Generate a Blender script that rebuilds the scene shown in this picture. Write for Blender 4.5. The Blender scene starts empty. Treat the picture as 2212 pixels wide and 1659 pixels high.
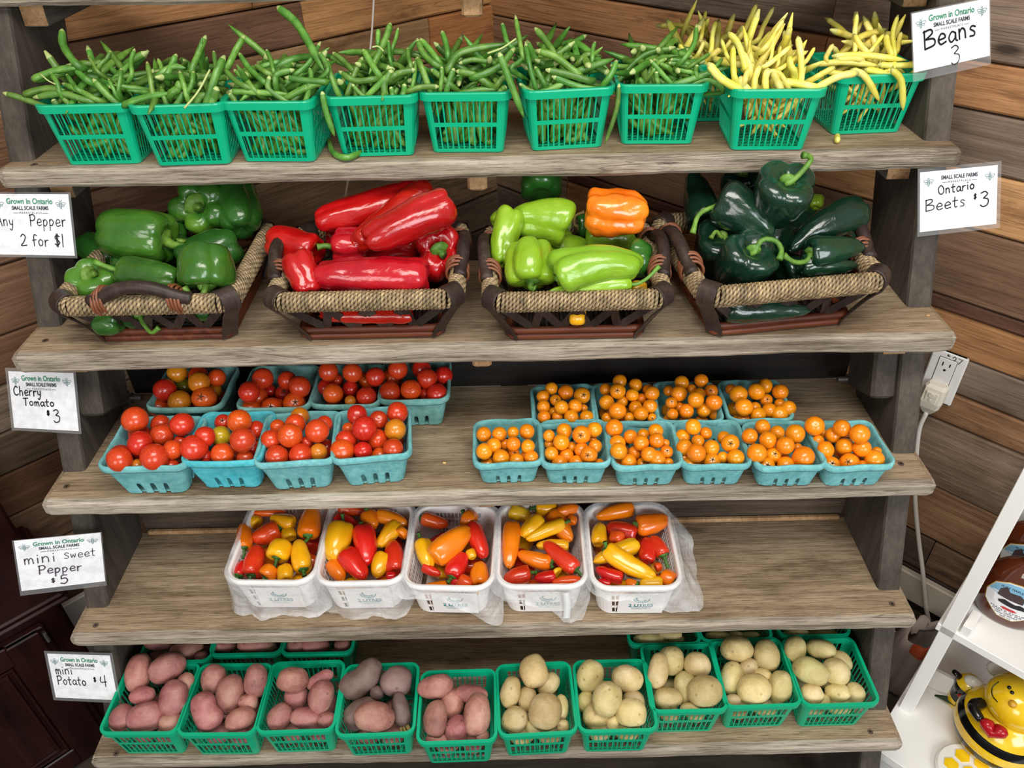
import bpy, math, random
import numpy as np
from mathutils import Vector, Matrix, noise

SC = bpy.context.scene
COL = SC.collection
rnd = random.Random(7)

# ------------------------------------------------------------------ camera, world, lights, exposure
FPX, CX, CY, CZ = 1661.0, 1106.0, 829.5, 1.78
PITCH, ROLL = math.radians(37), math.radians(-1.2835)
cp, sp, cr, sr = math.cos(PITCH), math.sin(PITCH), math.cos(ROLL), math.sin(ROLL)
_M = np.array([[1, 0, 0], [0, -sp, -cp], [0, cp, -sp]])
MC = np.array([[cr, -sr, 0], [sr, cr, 0], [0, 0, 1]]) @ _M
RT, DN, FW = MC
CAM = np.array([0, 0, CZ])
cam = bpy.data.cameras.new('camera')
cam.sensor_fit = 'HORIZONTAL'
cam.sensor_width = 36
cam.lens = FPX / 2212 * 36
cam_o = bpy.data.objects.new('camera', cam)
COL.objects.link(cam_o)
mw = Matrix.Identity(4)
for i in range(3):
    mw[i][0], mw[i][1], mw[i][2], mw[i][3] = RT[i], -DN[i], -FW[i], CAM[i]
cam_o.matrix_world = mw
SC.camera = cam_o

SC.view_settings.view_transform = 'Standard'
SC.view_settings.look = 'None'
SC.view_settings.gamma = 1.0
SC.view_settings.use_curve_mapping = False
SC.view_settings.exposure = 0.0

world = bpy.data.worlds.new('shop_ambience')
SC.world = world
world.use_nodes = True
world.node_tree.nodes['Background'].inputs[0].default_value = (1.0, 0.97, 0.93, 1)
world.node_tree.nodes['Background'].inputs[1].default_value = 0.38


def area_light(name, loc, target, sx, sy, power, color):
    l = bpy.data.lights.new(name, 'AREA')
    l.shape = 'RECTANGLE'
    l.size, l.size_y, l.energy, l.color = sx, sy, power, color
    o = bpy.data.objects.new(name, l)
    COL.objects.link(o)
    o.location = loc
    o.rotation_euler = (Vector(target) - Vector(loc)).to_track_quat('-Z', 'Y').to_euler()
    return o


area_light('window_light', (1.5, -2.3, 2.15), (0.1, 1.0, 0.9), 1.7, 1.5, 74, (0.9, 0.96, 1.0))
area_light('shop_window_light', (-1.6, -2.6, 2.1), (-0.1, 1.0, 0.9), 1.5, 1.4, 42, (1.0, 0.97, 0.93))
area_light('ceiling_light', (0.1, 0.15, 2.75), (0.0, 0.75, 0.6), 1.5, 0.6, 34, (1.0, 0.95, 0.87))


# ------------------------------------------------------------------ where a line of sight meets the place
def ray(x, y):
    return FW + ((x - CX) / FPX) * RT + ((y - CY) / FPX) * DN


def on_z(x, y, z):
    d = ray(x, y)
    return CAM + d * ((z - CZ) / d[2])


def on_y(x, y, Y):
    d = ray(x, y)
    return CAM + d * (Y / d[1])


def on_x(x, y, X):
    d = ray(x, y)
    return CAM + d * (X / d[0])


def on_slope(x, y, yc, zc, a):
    """point of the plane z = zc + a (Y - yc)"""
    d = ray(x, y)
    t = (zc - a * yc - CZ) / (d[2] - a * d[1])
    return CAM + d * t


def depth_of(P):
    return float(np.dot(FW, np.asarray(P) - CAM))


# ------------------------------------------------------------------ scene helpers
def tag(o, label=None, cat=None, group=None, kind=None):
    if label: o['label'] = label
    if cat: o['category'] = cat
    if group: o['group'] = group
    if kind: o['kind'] = kind
    return o


def thing(name, label, cat, loc=(0, 0, 0), rotz=0.0, group=None):
    o = bpy.data.objects.new(name, None)
    o.empty_display_size = 0.02
    COL.objects.link(o)
    o.location = loc
    o.rotation_euler = (0, 0, rotz)
    return tag(o, label, cat, group)


def copy_tree(o, parent=None):
    c = o.copy()
    COL.objects.link(c)
    if parent: c.parent = parent
    for ch in list(o.children):
        copy_tree(ch, c)
    return c


class MB:
    def __init__(self):
        self.v, self.f, self.m, self.n, self.col = [], [], [], 0, []

    def add(self, verts, faces, mi=0, col=None):
        verts = [tuple(map(float, p)) for p in verts]
        b = self.n
        self.v += verts
        self.n += len(verts)
        self.f += [tuple(i + b for i in q) for q in faces]
        self.m += [mi] * len(faces)
        if col is not None:
            self.col += list(col)
        return self

    def box(self, c, s, rot=None, mi=0, ch=0.0):
        hx, hy, hz = s[0] / 2, s[1] / 2, s[2] / 2
        P, F = [], []
        if ch <= 0:
            for z in (-hz, hz):
                P += [(-hx, -hy, z), (hx, -hy, z), (hx, hy, z), (-hx, hy, z)]
            F = [(3, 2, 1, 0), (4, 5, 6, 7), (0, 1, 5, 4), (1, 2, 6, 5), (2, 3, 7, 6), (3, 0, 4, 7)]
        else:
            ch = min(ch, hx * .9, hy * .9, hz * .9)
            rings = [(-hz, ch), (-hz + ch, 0), (hz - ch, 0), (hz, ch)]
            for z, i in rings:
                x, y, k = hx - i, hy - i, ch
                P += [(-x + k, -y, z), (x - k, -y, z), (x, -y + k, z), (x, y - k, z), (x - k, y, z), (-x + k, y, z), (-x, y - k, z), (-x, -y + k, z)]
            F = [tuple(range(7, -1, -1)), tuple(range(24, 32))]
            for r in range(3):
                for i in range(8):
                    j = (i + 1) % 8
                    F.append((r * 8 + i, r * 8 + j, r * 8 + 8 + j, r * 8 + 8 + i))
        if rot is not None:
            P = [tuple(rot @ Vector(p)) for p in P]
        P = [(p[0] + c[0], p[1] + c[1], p[2] + c[2]) for p in P]
        return self.add(P, F, mi)

    def tube(self, pts, rad, n=8, mi=0, caps=True, sx=1.0, up=None, close=False):
        V, F = tube_geo(pts, rad, n, caps, sx, up, close)
        return self.add(V, F, mi)

    def build(self, name, mats, parent=None, smooth=True, loc=None):
        me = bpy.data.meshes.new(name)
        me.from_pydata(self.v, [], self.f)
        if not isinstance(mats, (list, tuple)): mats = [mats]
        for m in mats: me.materials.append(m)
        me.polygons.foreach_set('material_index', self.m)
        me.polygons.foreach_set('use_smooth', [smooth] * len(self.f))
        if self.col:
            a = me.color_attributes.new('tint', 'FLOAT_COLOR', 'POINT')
            a.data.foreach_set('color', np.array(self.col, dtype=np.float32).ravel())
        me.update()
        o = bpy.data.objects.new(name, me)
        COL.objects.link(o)
        if parent: o.parent = parent
        if loc is not None: o.location = loc
        return o


def tube_geo(pts, rad, n=8, caps=True, sx=1.0, up=None, close=False):
    P = [Vector(p) for p in pts]
    k = len(P)
    if not hasattr(rad, '__len__'): rad = [rad] * k
    T = []
    for i in range(k):
        if close:
            d = P[(i + 1) % k] - P[i - 1]
        else:
            d = P[min(i + 1, k - 1)] - P[max(i - 1, 0)]
        T.append(d.normalized() if d.length > 1e-9 else Vector((0, 0, 1)))
    a = Vector(up) if up is not None else (Vector((0, 0, 1)) if abs(T[0].z) < .9 else Vector((1, 0, 0)))
    V, F = [], []
    N = (a - T[0] * a.dot(T[0])).normalized()
    for i in range(k):
        if up is not None:
            N = (a - T[i] * a.dot(T[i])).normalized()
        else:
            N = N - T[i] * N.dot(T[i])
            N = N.normalized() if N.length > 1e-6 else T[i].orthogonal().normalized()
        B = T[i].cross(N)
        for j in range(n):
            th = 2 * math.pi * j / n
            V.append(P[i] + (N * math.cos(th) + B * (math.sin(th) * sx)) * rad[i])
    m = k if close else k - 1
    for i in range(m):
        for j in range(n):
            j2 = (j + 1) % n
            i2 = (i + 1) % k
            F.append((i * n + j, i * n + j2, i2 * n + j2, i2 * n + j))
    if caps and not close:
        F.append(tuple(range(n - 1, -1, -1)))
        F.append(tuple((k - 1) * n + j for j in range(n)))
    return V, F


def spline(pts, n):
    """Catmull-Rom through pts, n samples"""
    P = [np.array(p, float) for p in pts]
    if len(P) == 2:
        return [P[0] + (P[1] - P[0]) * t for t in np.linspace(0, 1, n)]
    Q = [2 * P[0] - P[1]] + P + [2 * P[-1] - P[-2]]
    out = []
    for t in np.linspace(0, len(P) - 1 - 1e-9, n):
        i = int(t)
        u = t - i
        a, b, c, d = Q[i:i + 4]
        out.append(.5 * (2 * b + (c - a) * u + (2 * a - 5 * b + 4 * c - d) * u * u + (3 * b - 3 * c + d - a) * u ** 3))
    return out


def frame_matrix(P, X, Y, Z):
    m = Matrix.Identity(4)
    for i in range(3):
        m[i][0], m[i][1], m[i][2], m[i][3] = X[i], Y[i], Z[i], P[i]
    return m


def nz(p, s=1.0, o=0.0):
    return noise.noise(Vector((p[0] * s + o, p[1] * s + o * .7, p[2] * s - o)))


# ------------------------------------------------------------------ materials
def lin(h):
    h = h.lstrip('#')
    o = []
    for i in (0, 2, 4):
        c = int(h[i:i + 2], 16) / 255
        o.append(c / 12.92 if c <= .04045 else ((c + .055) / 1.055) ** 2.4)
    return (*o, 1.0)


class NT:
    def __init__(self, name):
        self.mat = bpy.data.materials.new(name)
        self.mat.use_nodes = True
        self.t = self.mat.node_tree
        self.b = self.t.nodes['Principled BSDF']

    def n(self, kind, **kw):
        d = self.t.nodes.new(kind)
        for k, v in kw.items():
            if k.startswith('i_'):
                key = k[2:]
                key = int(key) if key.isdigit() else key.replace('_', ' ')
                d.inputs[key].default_value = v
            else:
                setattr(d, k, v)
        return d

    def l(self, a, b):
        self.t.links.new(a, b)

    def s(self, **kw):
        for k, v in kw.items():
            self.b.inputs[k.replace('_', ' ')].default_value = v
        return self

    def coords(self, scale, per_object=True):
        tc = self.n('ShaderNodeTexCoord')
        mp = self.n('ShaderNodeMapping')
        mp.inputs['Scale'].default_value = scale
        self.l(tc.outputs['Object'], mp.inputs['Vector'])
        if per_object:
            oi = self.n('ShaderNodeObjectInfo')
            mu = self.n('ShaderNodeMath', operation='MULTIPLY', i_1=37.0)
            self.l(oi.outputs['Random'], mu.inputs[0])
            self.l(mu.outputs[0], mp.inputs['Location'])
        return mp.outputs['Vector']

    def noise(self, vec, scale, detail=4, rough=.6, dist=0.0):
        d = self.n('ShaderNodeTexNoise')
        d.inputs['Scale'].default_value = scale
        d.inputs['Detail'].default_value = detail
        d.inputs['Roughness'].default_value = rough
        d.inputs['Distortion'].default_value = dist
        self.l(vec, d.inputs['Vector'])
        return d.outputs['Fac']

    def ramp(self, fac, stops):
        r = self.n('ShaderNodeValToRGB')
        e = r.color_ramp.elements
        while len(e) < len(stops): e.new(.5)
        for q, (p, c) in zip(e, stops):
            q.position = p
            q.color = lin(c) if isinstance(c, str) else c
        self.l(fac, r.inputs['Fac'])
        return r.outputs['Color']

    def mix(self, a, b, fac, blend='MIX'):
        m = self.n('ShaderNodeMix', data_type='RGBA', blend_type=blend)
        for s, v in ((m.inputs['Factor'], fac), (m.inputs['A'], a), (m.inputs['B'], b)):
            if hasattr(v, 'is_linked') or hasattr(v, 'links'):
                self.l(v, s)
            else:
                s.default_value = v
        return m.outputs['Result']

    def bump(self, h, strength, dist=.002):
        b = self.n('ShaderNodeBump')
        b.inputs['Strength'].default_value = strength
        b.inputs['Distance'].default_value = dist
        self.l(h, b.inputs['Height'])
        self.l(b.outputs['Normal'], self.b.inputs['Normal'])

    def base(self, c):
        if hasattr(c, 'links'):
            self.l(c, self.b.inputs['Base Color'])
        else:
            self.b.inputs['Base Color'].default_value = lin(c) if isinstance(c, str) else c
        return self


def plain(name, col, rough=.5, **kw):
    m = NT(name)
    m.base(col)
    m.s(Roughness=rough, **kw)
    return m.mat


def wood(name, stops, along='X', fine=1.0, rough=.75, bump=.5, tint=False, knots=True, blot=None, lines=.6, fleck=.5, patch='#9c948a'):
    """stops: dark to light; lines = strength of the dark growth lines, fleck = strength of the fine fibre streaks"""
    m = NT(name)

    def vec(a, c):
        return m.coords({'X': (a, c, c), 'Y': (c, a, c), 'Z': (c, c, a)}[along])
    v = vec(1.1, 26)
    wide = m.noise(v, .9 * fine, 5, .62, 1.0)
    grain = m.noise(v, 4.0 * fine, 8, .75, .4)
    a = m.n('ShaderNodeMath', operation='MULTIPLY_ADD', i_1=.55)
    m.l(grain, a.inputs[0])
    b = m.n('ShaderNodeMath', operation='MULTIPLY', i_1=.45)
    m.l(wide, b.inputs[0])
    m.l(b.outputs[0], a.inputs[2])
    c = m.ramp(a.outputs[0], stops)
    height = a.outputs[0]
    # broad weathering patches
    pt = m.noise(vec(2.0, 6), 1.6, 6, .65)
    c = m.mix(c, m.ramp(pt, [(.32, patch), (.5, '#e9e7e3'), (.66, '#ffffff')]), .85, 'MULTIPLY')
    if blot:
        bl = m.ramp(m.noise(vec(2.6, 8), 1.1, 6, .72), [(.55, (0, 0, 0, 1)), (.66, (.85, .85, .85, 1))])
        c = m.mix(c, lin(blot), bl)
    if fleck:
        fl = m.noise(vec(6, 150), 2.2 * fine, 5, .7)
        c = m.mix(c, m.ramp(fl, [(.34, '#8b8378'), (.5, '#f2f1ef'), (.66, '#ffffff')]), fleck, 'MULTIPLY')
        h2 = m.n('ShaderNodeMath', operation='MULTIPLY_ADD', i_1=.5)
        m.l(fl, h2.inputs[0])
        m.l(height, h2.inputs[2])
        height = h2.outputs[0]
    if lines:
        ln = m.noise(vec(.9, 17), 1.7 * fine, 3, .55, .9)
        k = m.ramp(ln, [(.455, (0, 0, 0, 1)), (.485, (1, 1, 1, 1)), (.497, (0, 0, 0, 1)), (.55, (0, 0, 0, 1)), (.57, (.8, .8, .8, 1)), (.585, (0, 0, 0, 1))])
        gate = m.ramp(m.noise(vec(2.2, 5), 1.3, 3, .6), [(.42, (0, 0, 0, 1)), (.58, (1, 1, 1, 1))])
        k = m.mix((0, 0, 0, 1), m.mix(k, gate, 1.0, 'MULTIPLY'), lines)
        c = m.mix(c, lin(stops[0][1]), k)
        h3 = m.n('ShaderNodeMath', operation='MULTIPLY_ADD', i_1=-.6)
        m.l(k, h3.inputs[0])
        m.l(height, h3.inputs[2])
        height = h3.outputs[0]
    if knots:
        vo = m.n('ShaderNodeTexVoronoi')
        vo.inputs['Scale'].default_value = 1.0
        m.l(vec(2.4, 6.5), vo.inputs['Vector'])
        kn = m.ramp(vo.outputs['Distance'], [(.035, (1, 1, 1, 1)), (.085, (0, 0, 0, 1))])
        c = m.mix(c, lin('#2a1c12'), m.mix((0, 0, 0, 1), kn, .8))
    if tint:
        at = m.n('ShaderNodeAttribute', attribute_name='tint')
        c = m.mix(c, at.outputs['Color'], 1.0, 'MULTIPLY')
    m.base(c)
    m.s(Roughness=rough, Specular_IOR_Level=.3)
    m.bump(height, bump, .003)
    return m.mat


WHITE1 = (1, 1, 1, 1)
M = {}
M['shelf'] = wood('weathered_shelf_wood', [(.26, '#77624a'), (.42, '#9d876d'), (.54, '#baa488'), (.72, '#d0bda0')], fine=1.6, bump=.8, blot='#6f5a43', patch='#a2968a', lines=.32, fleck=.85)
M['shelf_edge'] = wood('weathered_board_edge', [(.33, '#5a4d42'), (.43, '#a09484'), (.54, '#c2b6a6'), (.68, '#e0d6c8')], fine=1.1, bump=1.0, knots=False, lines=.65, fleck=.85)
M['shelf_dark'] = wood('weathered_back_board', [(.3, '#2b2420'), (.5, '#5a4d42'), (.7, '#7a6a5a')], bump=.6)  # dark grey weathered wood of the lower back board
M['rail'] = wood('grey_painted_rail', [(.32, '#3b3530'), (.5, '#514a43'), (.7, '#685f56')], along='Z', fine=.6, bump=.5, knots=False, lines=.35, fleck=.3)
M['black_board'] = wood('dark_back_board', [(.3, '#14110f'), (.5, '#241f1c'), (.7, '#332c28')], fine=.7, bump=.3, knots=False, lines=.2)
M['cleat'] = wood('raw_pine', [(.3, '#a07650'), (.5, '#c39a70'), (.7, '#dcb68c')], along='Y', fine=.6, bump=.3, knots=False)
M['grey_cleat'] = wood('grey_stick', [(.3, '#55504a'), (.5, '#77706a'), (.7, '#8d867d')], along='Y', fine=.6, bump=.3, knots=False)
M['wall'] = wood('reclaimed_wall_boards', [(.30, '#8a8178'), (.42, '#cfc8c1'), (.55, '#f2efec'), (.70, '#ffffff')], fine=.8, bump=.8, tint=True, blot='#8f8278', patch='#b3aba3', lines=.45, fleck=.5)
M['steel'] = plain('zinc_steel', '#9a9a98', .4, Metallic=.9)
M['screw'] = plain('rusty_screw_steel', '#6b5a50', .5, Metallic=.5)
M['floor'] = wood('worn_dark_floor', [(.3, '#3a332d'), (.5, '#51483f'), (.7, '#665b50')], fine=.5, bump=.1, knots=False, lines=0, fleck=.3)
M['white_paint'] = plain('white_painted_trim', '#d9d5cd', .45)
M['beige_paint'] = plain('beige_painted_trim', '#b5ab9c', .5)
M['white_lam'] = plain('white_melamine', '#eceae6', .35)
M['mahogany'] = wood('dark_mahogany', [(.3, '#1a0c0b'), (.5, '#2c1412'), (.7, '#3b1c18')], along='Z', fine=.5, rough=.28, bump=.1, knots=False, lines=0, fleck=0)
M['cord'] = plain('grey_white_cord', '#c9c3ba', .5)
M['plate'] = plain('outlet_plate_plastic', '#d9d6d2', .35)
M['plug'] = plain('aged_plug_plastic', '#d8d0bf', .4)
M['black'] = plain('black_gap', '#0b0a0a', .5)
M['ink'] = plain('black_marker_ink', '#15131a', .45)
M['ink_faded'] = plain('faded_marker_ink', '#4a3b4c', .45)
M['print_green'] = plain('green_print', '#3f8a6c', .5)
M['print_dark'] = plain('slate_print', '#39434c', .5)
M['print_pale'] = plain('pale_bee_print', '#7f9a9c', .5)
m = NT('card_paper')
m.base(m.ramp(m.noise(m.coords((1, 1, 1)), 60, 4, .6), [(.35, '#e0e1e6'), (.6, '#f3f4f7')]))
m.s(Roughness=.6)
M['paper'] = m.mat


def film_mat(name, base, alpha, rough, bump_scale=0, bump=.0, noise_alpha=None):
    m = NT(name)
    m.base(base)
    m.s(Roughness=rough, Alpha=alpha)
    if bump_scale:
        v = m.coords((1, 1, 1))
        m.bump(m.noise(v, bump_scale, 3, .55, 1.6), bump, .004)
        if noise_alpha:
            r = m.ramp(m.noise(v, bump_scale * .6, 4, .6, 1.2), [(.35, (noise_alpha[0],) * 3 + (1,)), (.68, (noise_alpha[1],) * 3 + (1,))])
            m.l(r, m.b.inputs['Alpha'])
    return m.mat


M['laminate'] = film_mat('laminating_film', '#d8dadc', .10, .12)
M['bag'] = film_mat('thin_clear_plastic', '#f4f5f7', .3, .09, 24, 1.0, (.24, .5))
M['basket_green'] = NT('green_basket_plastic').base('#04a87b').s(Roughness=.32).mat
M['basket_white'] = NT('white_basket_plastic').base('#efebe8').s(Roughness=.35).mat


def pulp(name, a, b):
    m = NT(name)
    v = m.coords((1, 1, 1))
    n1 = m.noise(v, 90, 5, .7)
    m.base(m.mix(m.ramp(n1, [(.32, a), (.68, b)]), m.ramp(m.noise(v, 14, 3, .6), [(.3, '#d5d8d4'), (.7, '#ffffff')]), .8, 'MULTIPLY'))
    m.s(Roughness=.88, Specular_IOR_Level=.2)
    m.bump(n1, .55, .0015)
    return m.mat


M['pulp'] = pulp('teal_paper_pulp', '#63aab0', '#8accce')
M['pulp_blue'] = pulp('bright_blue_paper_pulp', '#3fb3c4', '#69cdd8')
M['pulp_green'] = pulp('sea_green_paper_pulp', '#69a9a4', '#93c9c3')


def skin(name, stops, rough=.2, scale=18, var=.03, coat=.35, sss=0.0, bump=0.0, speck=None, blotch=None, lump=0.0):
    m = NT(name)
    v = m.coords((1, 1, 1))
    c = m.ramp(m.noise(v, scale, 4, .6), stops)
    if blotch:
        bl = m.ramp(m.noise(v, blotch[1], 3, .5), [(blotch[2], (0, 0, 0, 1)), (blotch[2] + .14, (1, 1, 1, 1))])
        c = m.mix(c, lin(blotch[0]), bl)
    if speck:
        vo = m.n('ShaderNodeTexVoronoi')
        vo.inputs['Scale'].default_value = speck[1]
        m.l(v, vo.inputs['Vector'])
        k = m.ramp(vo.outputs['Distance'], [(speck[2], (1, 1, 1, 1)), (speck[2] + .07, (0, 0, 0, 1))])
        c = m.mix(c, lin(speck[0]), m.mix((0, 0, 0, 1), k, .55))
    oi = m.n('ShaderNodeObjectInfo')
    hs = m.n('ShaderNodeHueSaturation')
    mr = m.n('ShaderNodeMapRange', i_3=.5 - var * .25, i_4=.5 + var * .25)
    m.l(oi.outputs['Random'], mr.inputs[0])
    m.l(mr.outputs[0], hs.inputs['Hue'])
    ml = m.n('ShaderNodeMath', operation='MULTIPLY', i_1=7.31)
    fr = m.n('ShaderNodeMath', operation='FRACT')
    m.l(oi.outputs['Random'], ml.inputs[0])
    m.l(ml.outputs[0], fr.inputs[0])
    mv = m.n('ShaderNodeMapRange', i_3=1 - var * 3.5, i_4=1 + var * 3.5)
    m.l(fr.outputs[0], mv.inputs[0])
    m.l(mv.outputs[0], hs.inputs['Value'])
    m.l(c, hs.inputs['Color'])
    m.base(hs.outputs['Color'])
    m.s(Roughness=rough)
    if coat:
        m.s(Coat_Weight=coat, Coat_Roughness=.12)
    if sss:
        m.s(Subsurface_Weight=sss, Subsurface_Radius=(.01, .005, .002), Subsurface_Scale=.4)
    if bump:
        m.bump(m.noise(v, scale * 5, 4, .6), bump, .0015)
    if lump:
        m.bump(m.noise(m.coords((1, 1, .55)), 42, 3, .55, .6), lump, .006)
    return m.mat


M['green_bean'] = skin('green_bean_skin', [(.3, '#3c6a22'), (.5, '#52832e'), (.72, '#74a047')], .4, 40, .07, .1)
M['bean_tip'] = plain('pale_bean_stem', '#a9b873', .5)
M['yellow_bean'] = skin('wax_bean_skin', [(.3, '#cfc23f'), (.5, '#e0d45e'), (.72, '#ebe38e')], .4, 30, .05, .1)
M['yellow_tip'] = plain('green_yellow_bean_stem', '#b9b564', .5)
M['tomato_red'] = skin('red_tomato_skin', [(.3, '#b82813'), (.55, '#ca381a'), (.75, '#d34e28')], .24, 9, 0.025, .22)
M['tomato_ro'] = skin('orange_red_tomato_skin', [(.3, '#c93c12'), (.55, '#d95118'), (.75, '#df6820')], .24, 9, 0.02, .22)
M['tomato_oy'] = skin('ripening_tomato_skin', [(.3, '#bd6a12'), (.55, '#d07f1c'), (.75, '#cf962c')], .24, 9, 0.02, .22)
M['tomato_yg'] = skin('unripe_tomato_skin', [(.3, '#a88a14'), (.55, '#c09f20'), (.75, '#b9a83a')], .22, 9, .05, .3)
M['tomato_gr'] = skin('olive_tomato_skin', [(.3, '#5f5c12'), (.55, '#7a6f1a'), (.75, '#8a7420')], .22, 9, .05, .3)
M['tomato_orange'] = skin('orange_tomato_skin', [(.3, '#df7a0a'), (.55, '#ee8f12'), (.75, '#f3a326')], .24, 9, .035, .25)
M['calyx'] = plain('dried_green_calyx', '#3f4523', .8)
M['scar'] = plain('pale_stem_scar', '#d8b074', .6)
M['pep_green'] = skin('green_pepper_skin', [(.3, '#244d17'), (.5, '#32651c'), (.7, '#477a26')], .24, 9, .04, .4, blotch=('#648f2a', 6, .62), lump=.38)
M['pep_dkgreen'] = skin('deep_green_pepper_skin', [(.3, '#183d14'), (.5, '#23521b'), (.7, '#326a24')], .24, 9, .04, .4, lump=.38)  # also worn by the back pepper darkened for the shelf's shade
M['pep_red'] = skin('red_pepper_skin', [(.3, '#96090a'), (.5, '#b01011'), (.7, '#c1211b')], .21, 9, .015, .35, lump=.38)
M['pep_lime'] = skin('lime_pepper_skin', [(.3, '#739f1c'), (.5, '#86b026'), (.7, '#9cc03a')], .24, 9, .03, .35, lump=.38)
M['pep_orange'] = skin('orange_pepper_skin', [(.3, '#ef5d10'), (.5, '#f4791a'), (.7, '#f59a25')], .2, 16, .02, .45, lump=.38)
M['pep_poblano'] = skin('poblano_skin', [(.3, '#0c231a'), (.5, '#123022'), (.7, '#1c4029')], .2, 9, .03, .5, lump=.38)
M['mini_r'] = skin('red_mini_pepper_skin', [(.3, '#c01c10'), (.55, '#d42c1a'), (.75, '#dd3f28')], .22, 12, .018, .35)
M['mini_ro'] = skin('scarlet_mini_pepper_skin', [(.3, '#cc3a10'), (.55, '#dd4d18'), (.75, '#e36324')], .22, 12, .018, .35)
M['mini_o'] = skin('orange_mini_pepper_skin', [(.3, '#e06608'), (.55, '#ea7b10'), (.75, '#ef9020')], .22, 12, .018, .35)
M['mini_y'] = skin('yellow_mini_pepper_skin', [(.3, '#e39c0a'), (.55, '#ecad12'), (.75, '#f0be2e')], .22, 12, .018, .35)
M['mini_yg'] = skin('olive_yellow_mini_pepper_skin', [(.3, '#c2920e'), (.55, '#d6a516'), (.75, '#deb530')], .22, 12, .018, .35)
M['stem_green'] = skin('green_pepper_stem', [(.3, '#466f1c'), (.55, '#638d30'), (.75, '#82a948')], .5, 60, .04, 0)
M['stem_dark'] = skin('dark_green_pepper_stem', [(.3, '#2c4f1a'), (.55, '#3d6a25'), (.75, '#558236')], .5, 60, .04, 0)
M['stem_tan'] = plain('dried_pepper_stem', '#8d7a45', .7)
M['pot_red'] = skin('red_potato_skin', [(.3, '#86504a'), (.5, '#a66c64'), (.7, '#bb8a7c')], .55, 24, .05, 0, bump=1.0, speck=('#57322a', 40, .07), blotch=('#b0965e', 7, .68))
M['pot_brown'] = skin('grey_purple_potato_skin', [(.3, '#5f4a42'), (.5, '#77605a'), (.7, '#8a7568')], .6, 16, .06, 0, bump=.5, speck=('#3c2c26', 34, .06))
M['pot_yellow'] = skin('yellow_potato_skin', [(.3, '#b09a62'), (.5, '#c7b27a'), (.7, '#dac799')], .55, 24, .05, 0, bump=1.0, speck=('#7d6236', 46, .08), blotch=('#bdba70', 6, .6))
M['pot_eye'] = plain('potato_eye', '#5b3d30', .8)
# wicker
m = NT('seagrass_rope')
at = m.n('ShaderNodeAttribute', attribute_name='tint')
nn = m.noise(m.coords((1, 1, 1)), 55, 3, .6)
m.base(m.mix(at.outputs['Color'], m.ramp(nn, [(.3, '#6d6455'), (.7, '#ffffff')]), .7, 'MULTIPLY'))
m.s(Roughness=.6)
M['rope'] = m.mat
M['rattan'] = wood('brown_rattan_rod', [(.3, '#33160d'), (.5, '#63301d'), (.7, '#8f5235')], fine=.7, rough=.4, bump=.2, knots=False, lines=0, fleck=.2)
M['strap'] = wood('dark_brown_strap', [(.3, '#231b18'), (.5, '#3a2e2a'), (.7, '#54453e')], along='Z', fine=.6, rough=.42, bump=.2, knots=False, lines=0, fleck=.25)
M['binding'] = plain('copper_brown_binding', '#7d4a30', .45)
M['weave'] = plain('dark_woven_cane', '#21150f', .6)
M['amber'] = NT('amber_syrup_glass').base('#54240f').s(Roughness=.06, Coat_Weight=.6).mat
M['cap'] = plain('dark_bottle_cap', '#1d1410', .4)
M['bee_yellow'] = skin('yellow_glazed_ceramic', [(.3, '#e0b010'), (.5, '#efc51a'), (.7, '#f5d43a')], .16, 14, .0, .6)
M['bee_black'] = plain('black_glazed_ceramic', '#0d0d0e', .15)
M['bee_red'] = plain('red_glazed_ceramic', '#a8141d', .15)
M['bee_white'] = plain('white_glazed_ceramic', '#e4e2da', .2)
M['skin_dot'] = plain('orange_blush', '#c9962a', .3)
M['leaf'] = plain('dark_green_leaf', '#26402a', .5)
M['sack'] = plain('crumpled_white_sack', '#b3a59c', .6)
M['sack_red'] = plain('orange_red_sack_stripe', '#c4552f', .6)
M['label_sky'] = plain('printed_sky_blue', '#7fb2cf', .35)
M['label_snow'] = plain('printed_snow_white', '#e6e6e8', .35)
M['label_barn'] = plain('printed_barn_brown', '#4a3a3c', .35)
M['label_red'] = plain('printed_red', '#c0272d', .35)
M['label_gold'] = plain('printed_gold_rim', '#b89a4a', .3)
M['teal_print'] = plain('teal_print', '#1d7f86', .5)

# ------------------------------------------------------------------ the corner: walls, floor, skirting
CORNER = np.array([-.031, 2.27, 0])
UL = np.array([-math.sin(math.radians(47)), -math.cos(math.radians(47)), 0])
UR = np.array([math.sin(math.radians(45)), -math.cos(math.radians(45)), 0])
UP = np.array([0, 0, 1.0])


def on_wall(x, y, u, off=0.0):
    n = np.array([u[1], -u[0], 0])
    if n[1] > 0: n = -n          # towards the room
    d = ray(x, y)
    t = np.dot(n, CORNER + n * off - CAM) / np.dot(n, d)
    return CAM + d * t


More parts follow.
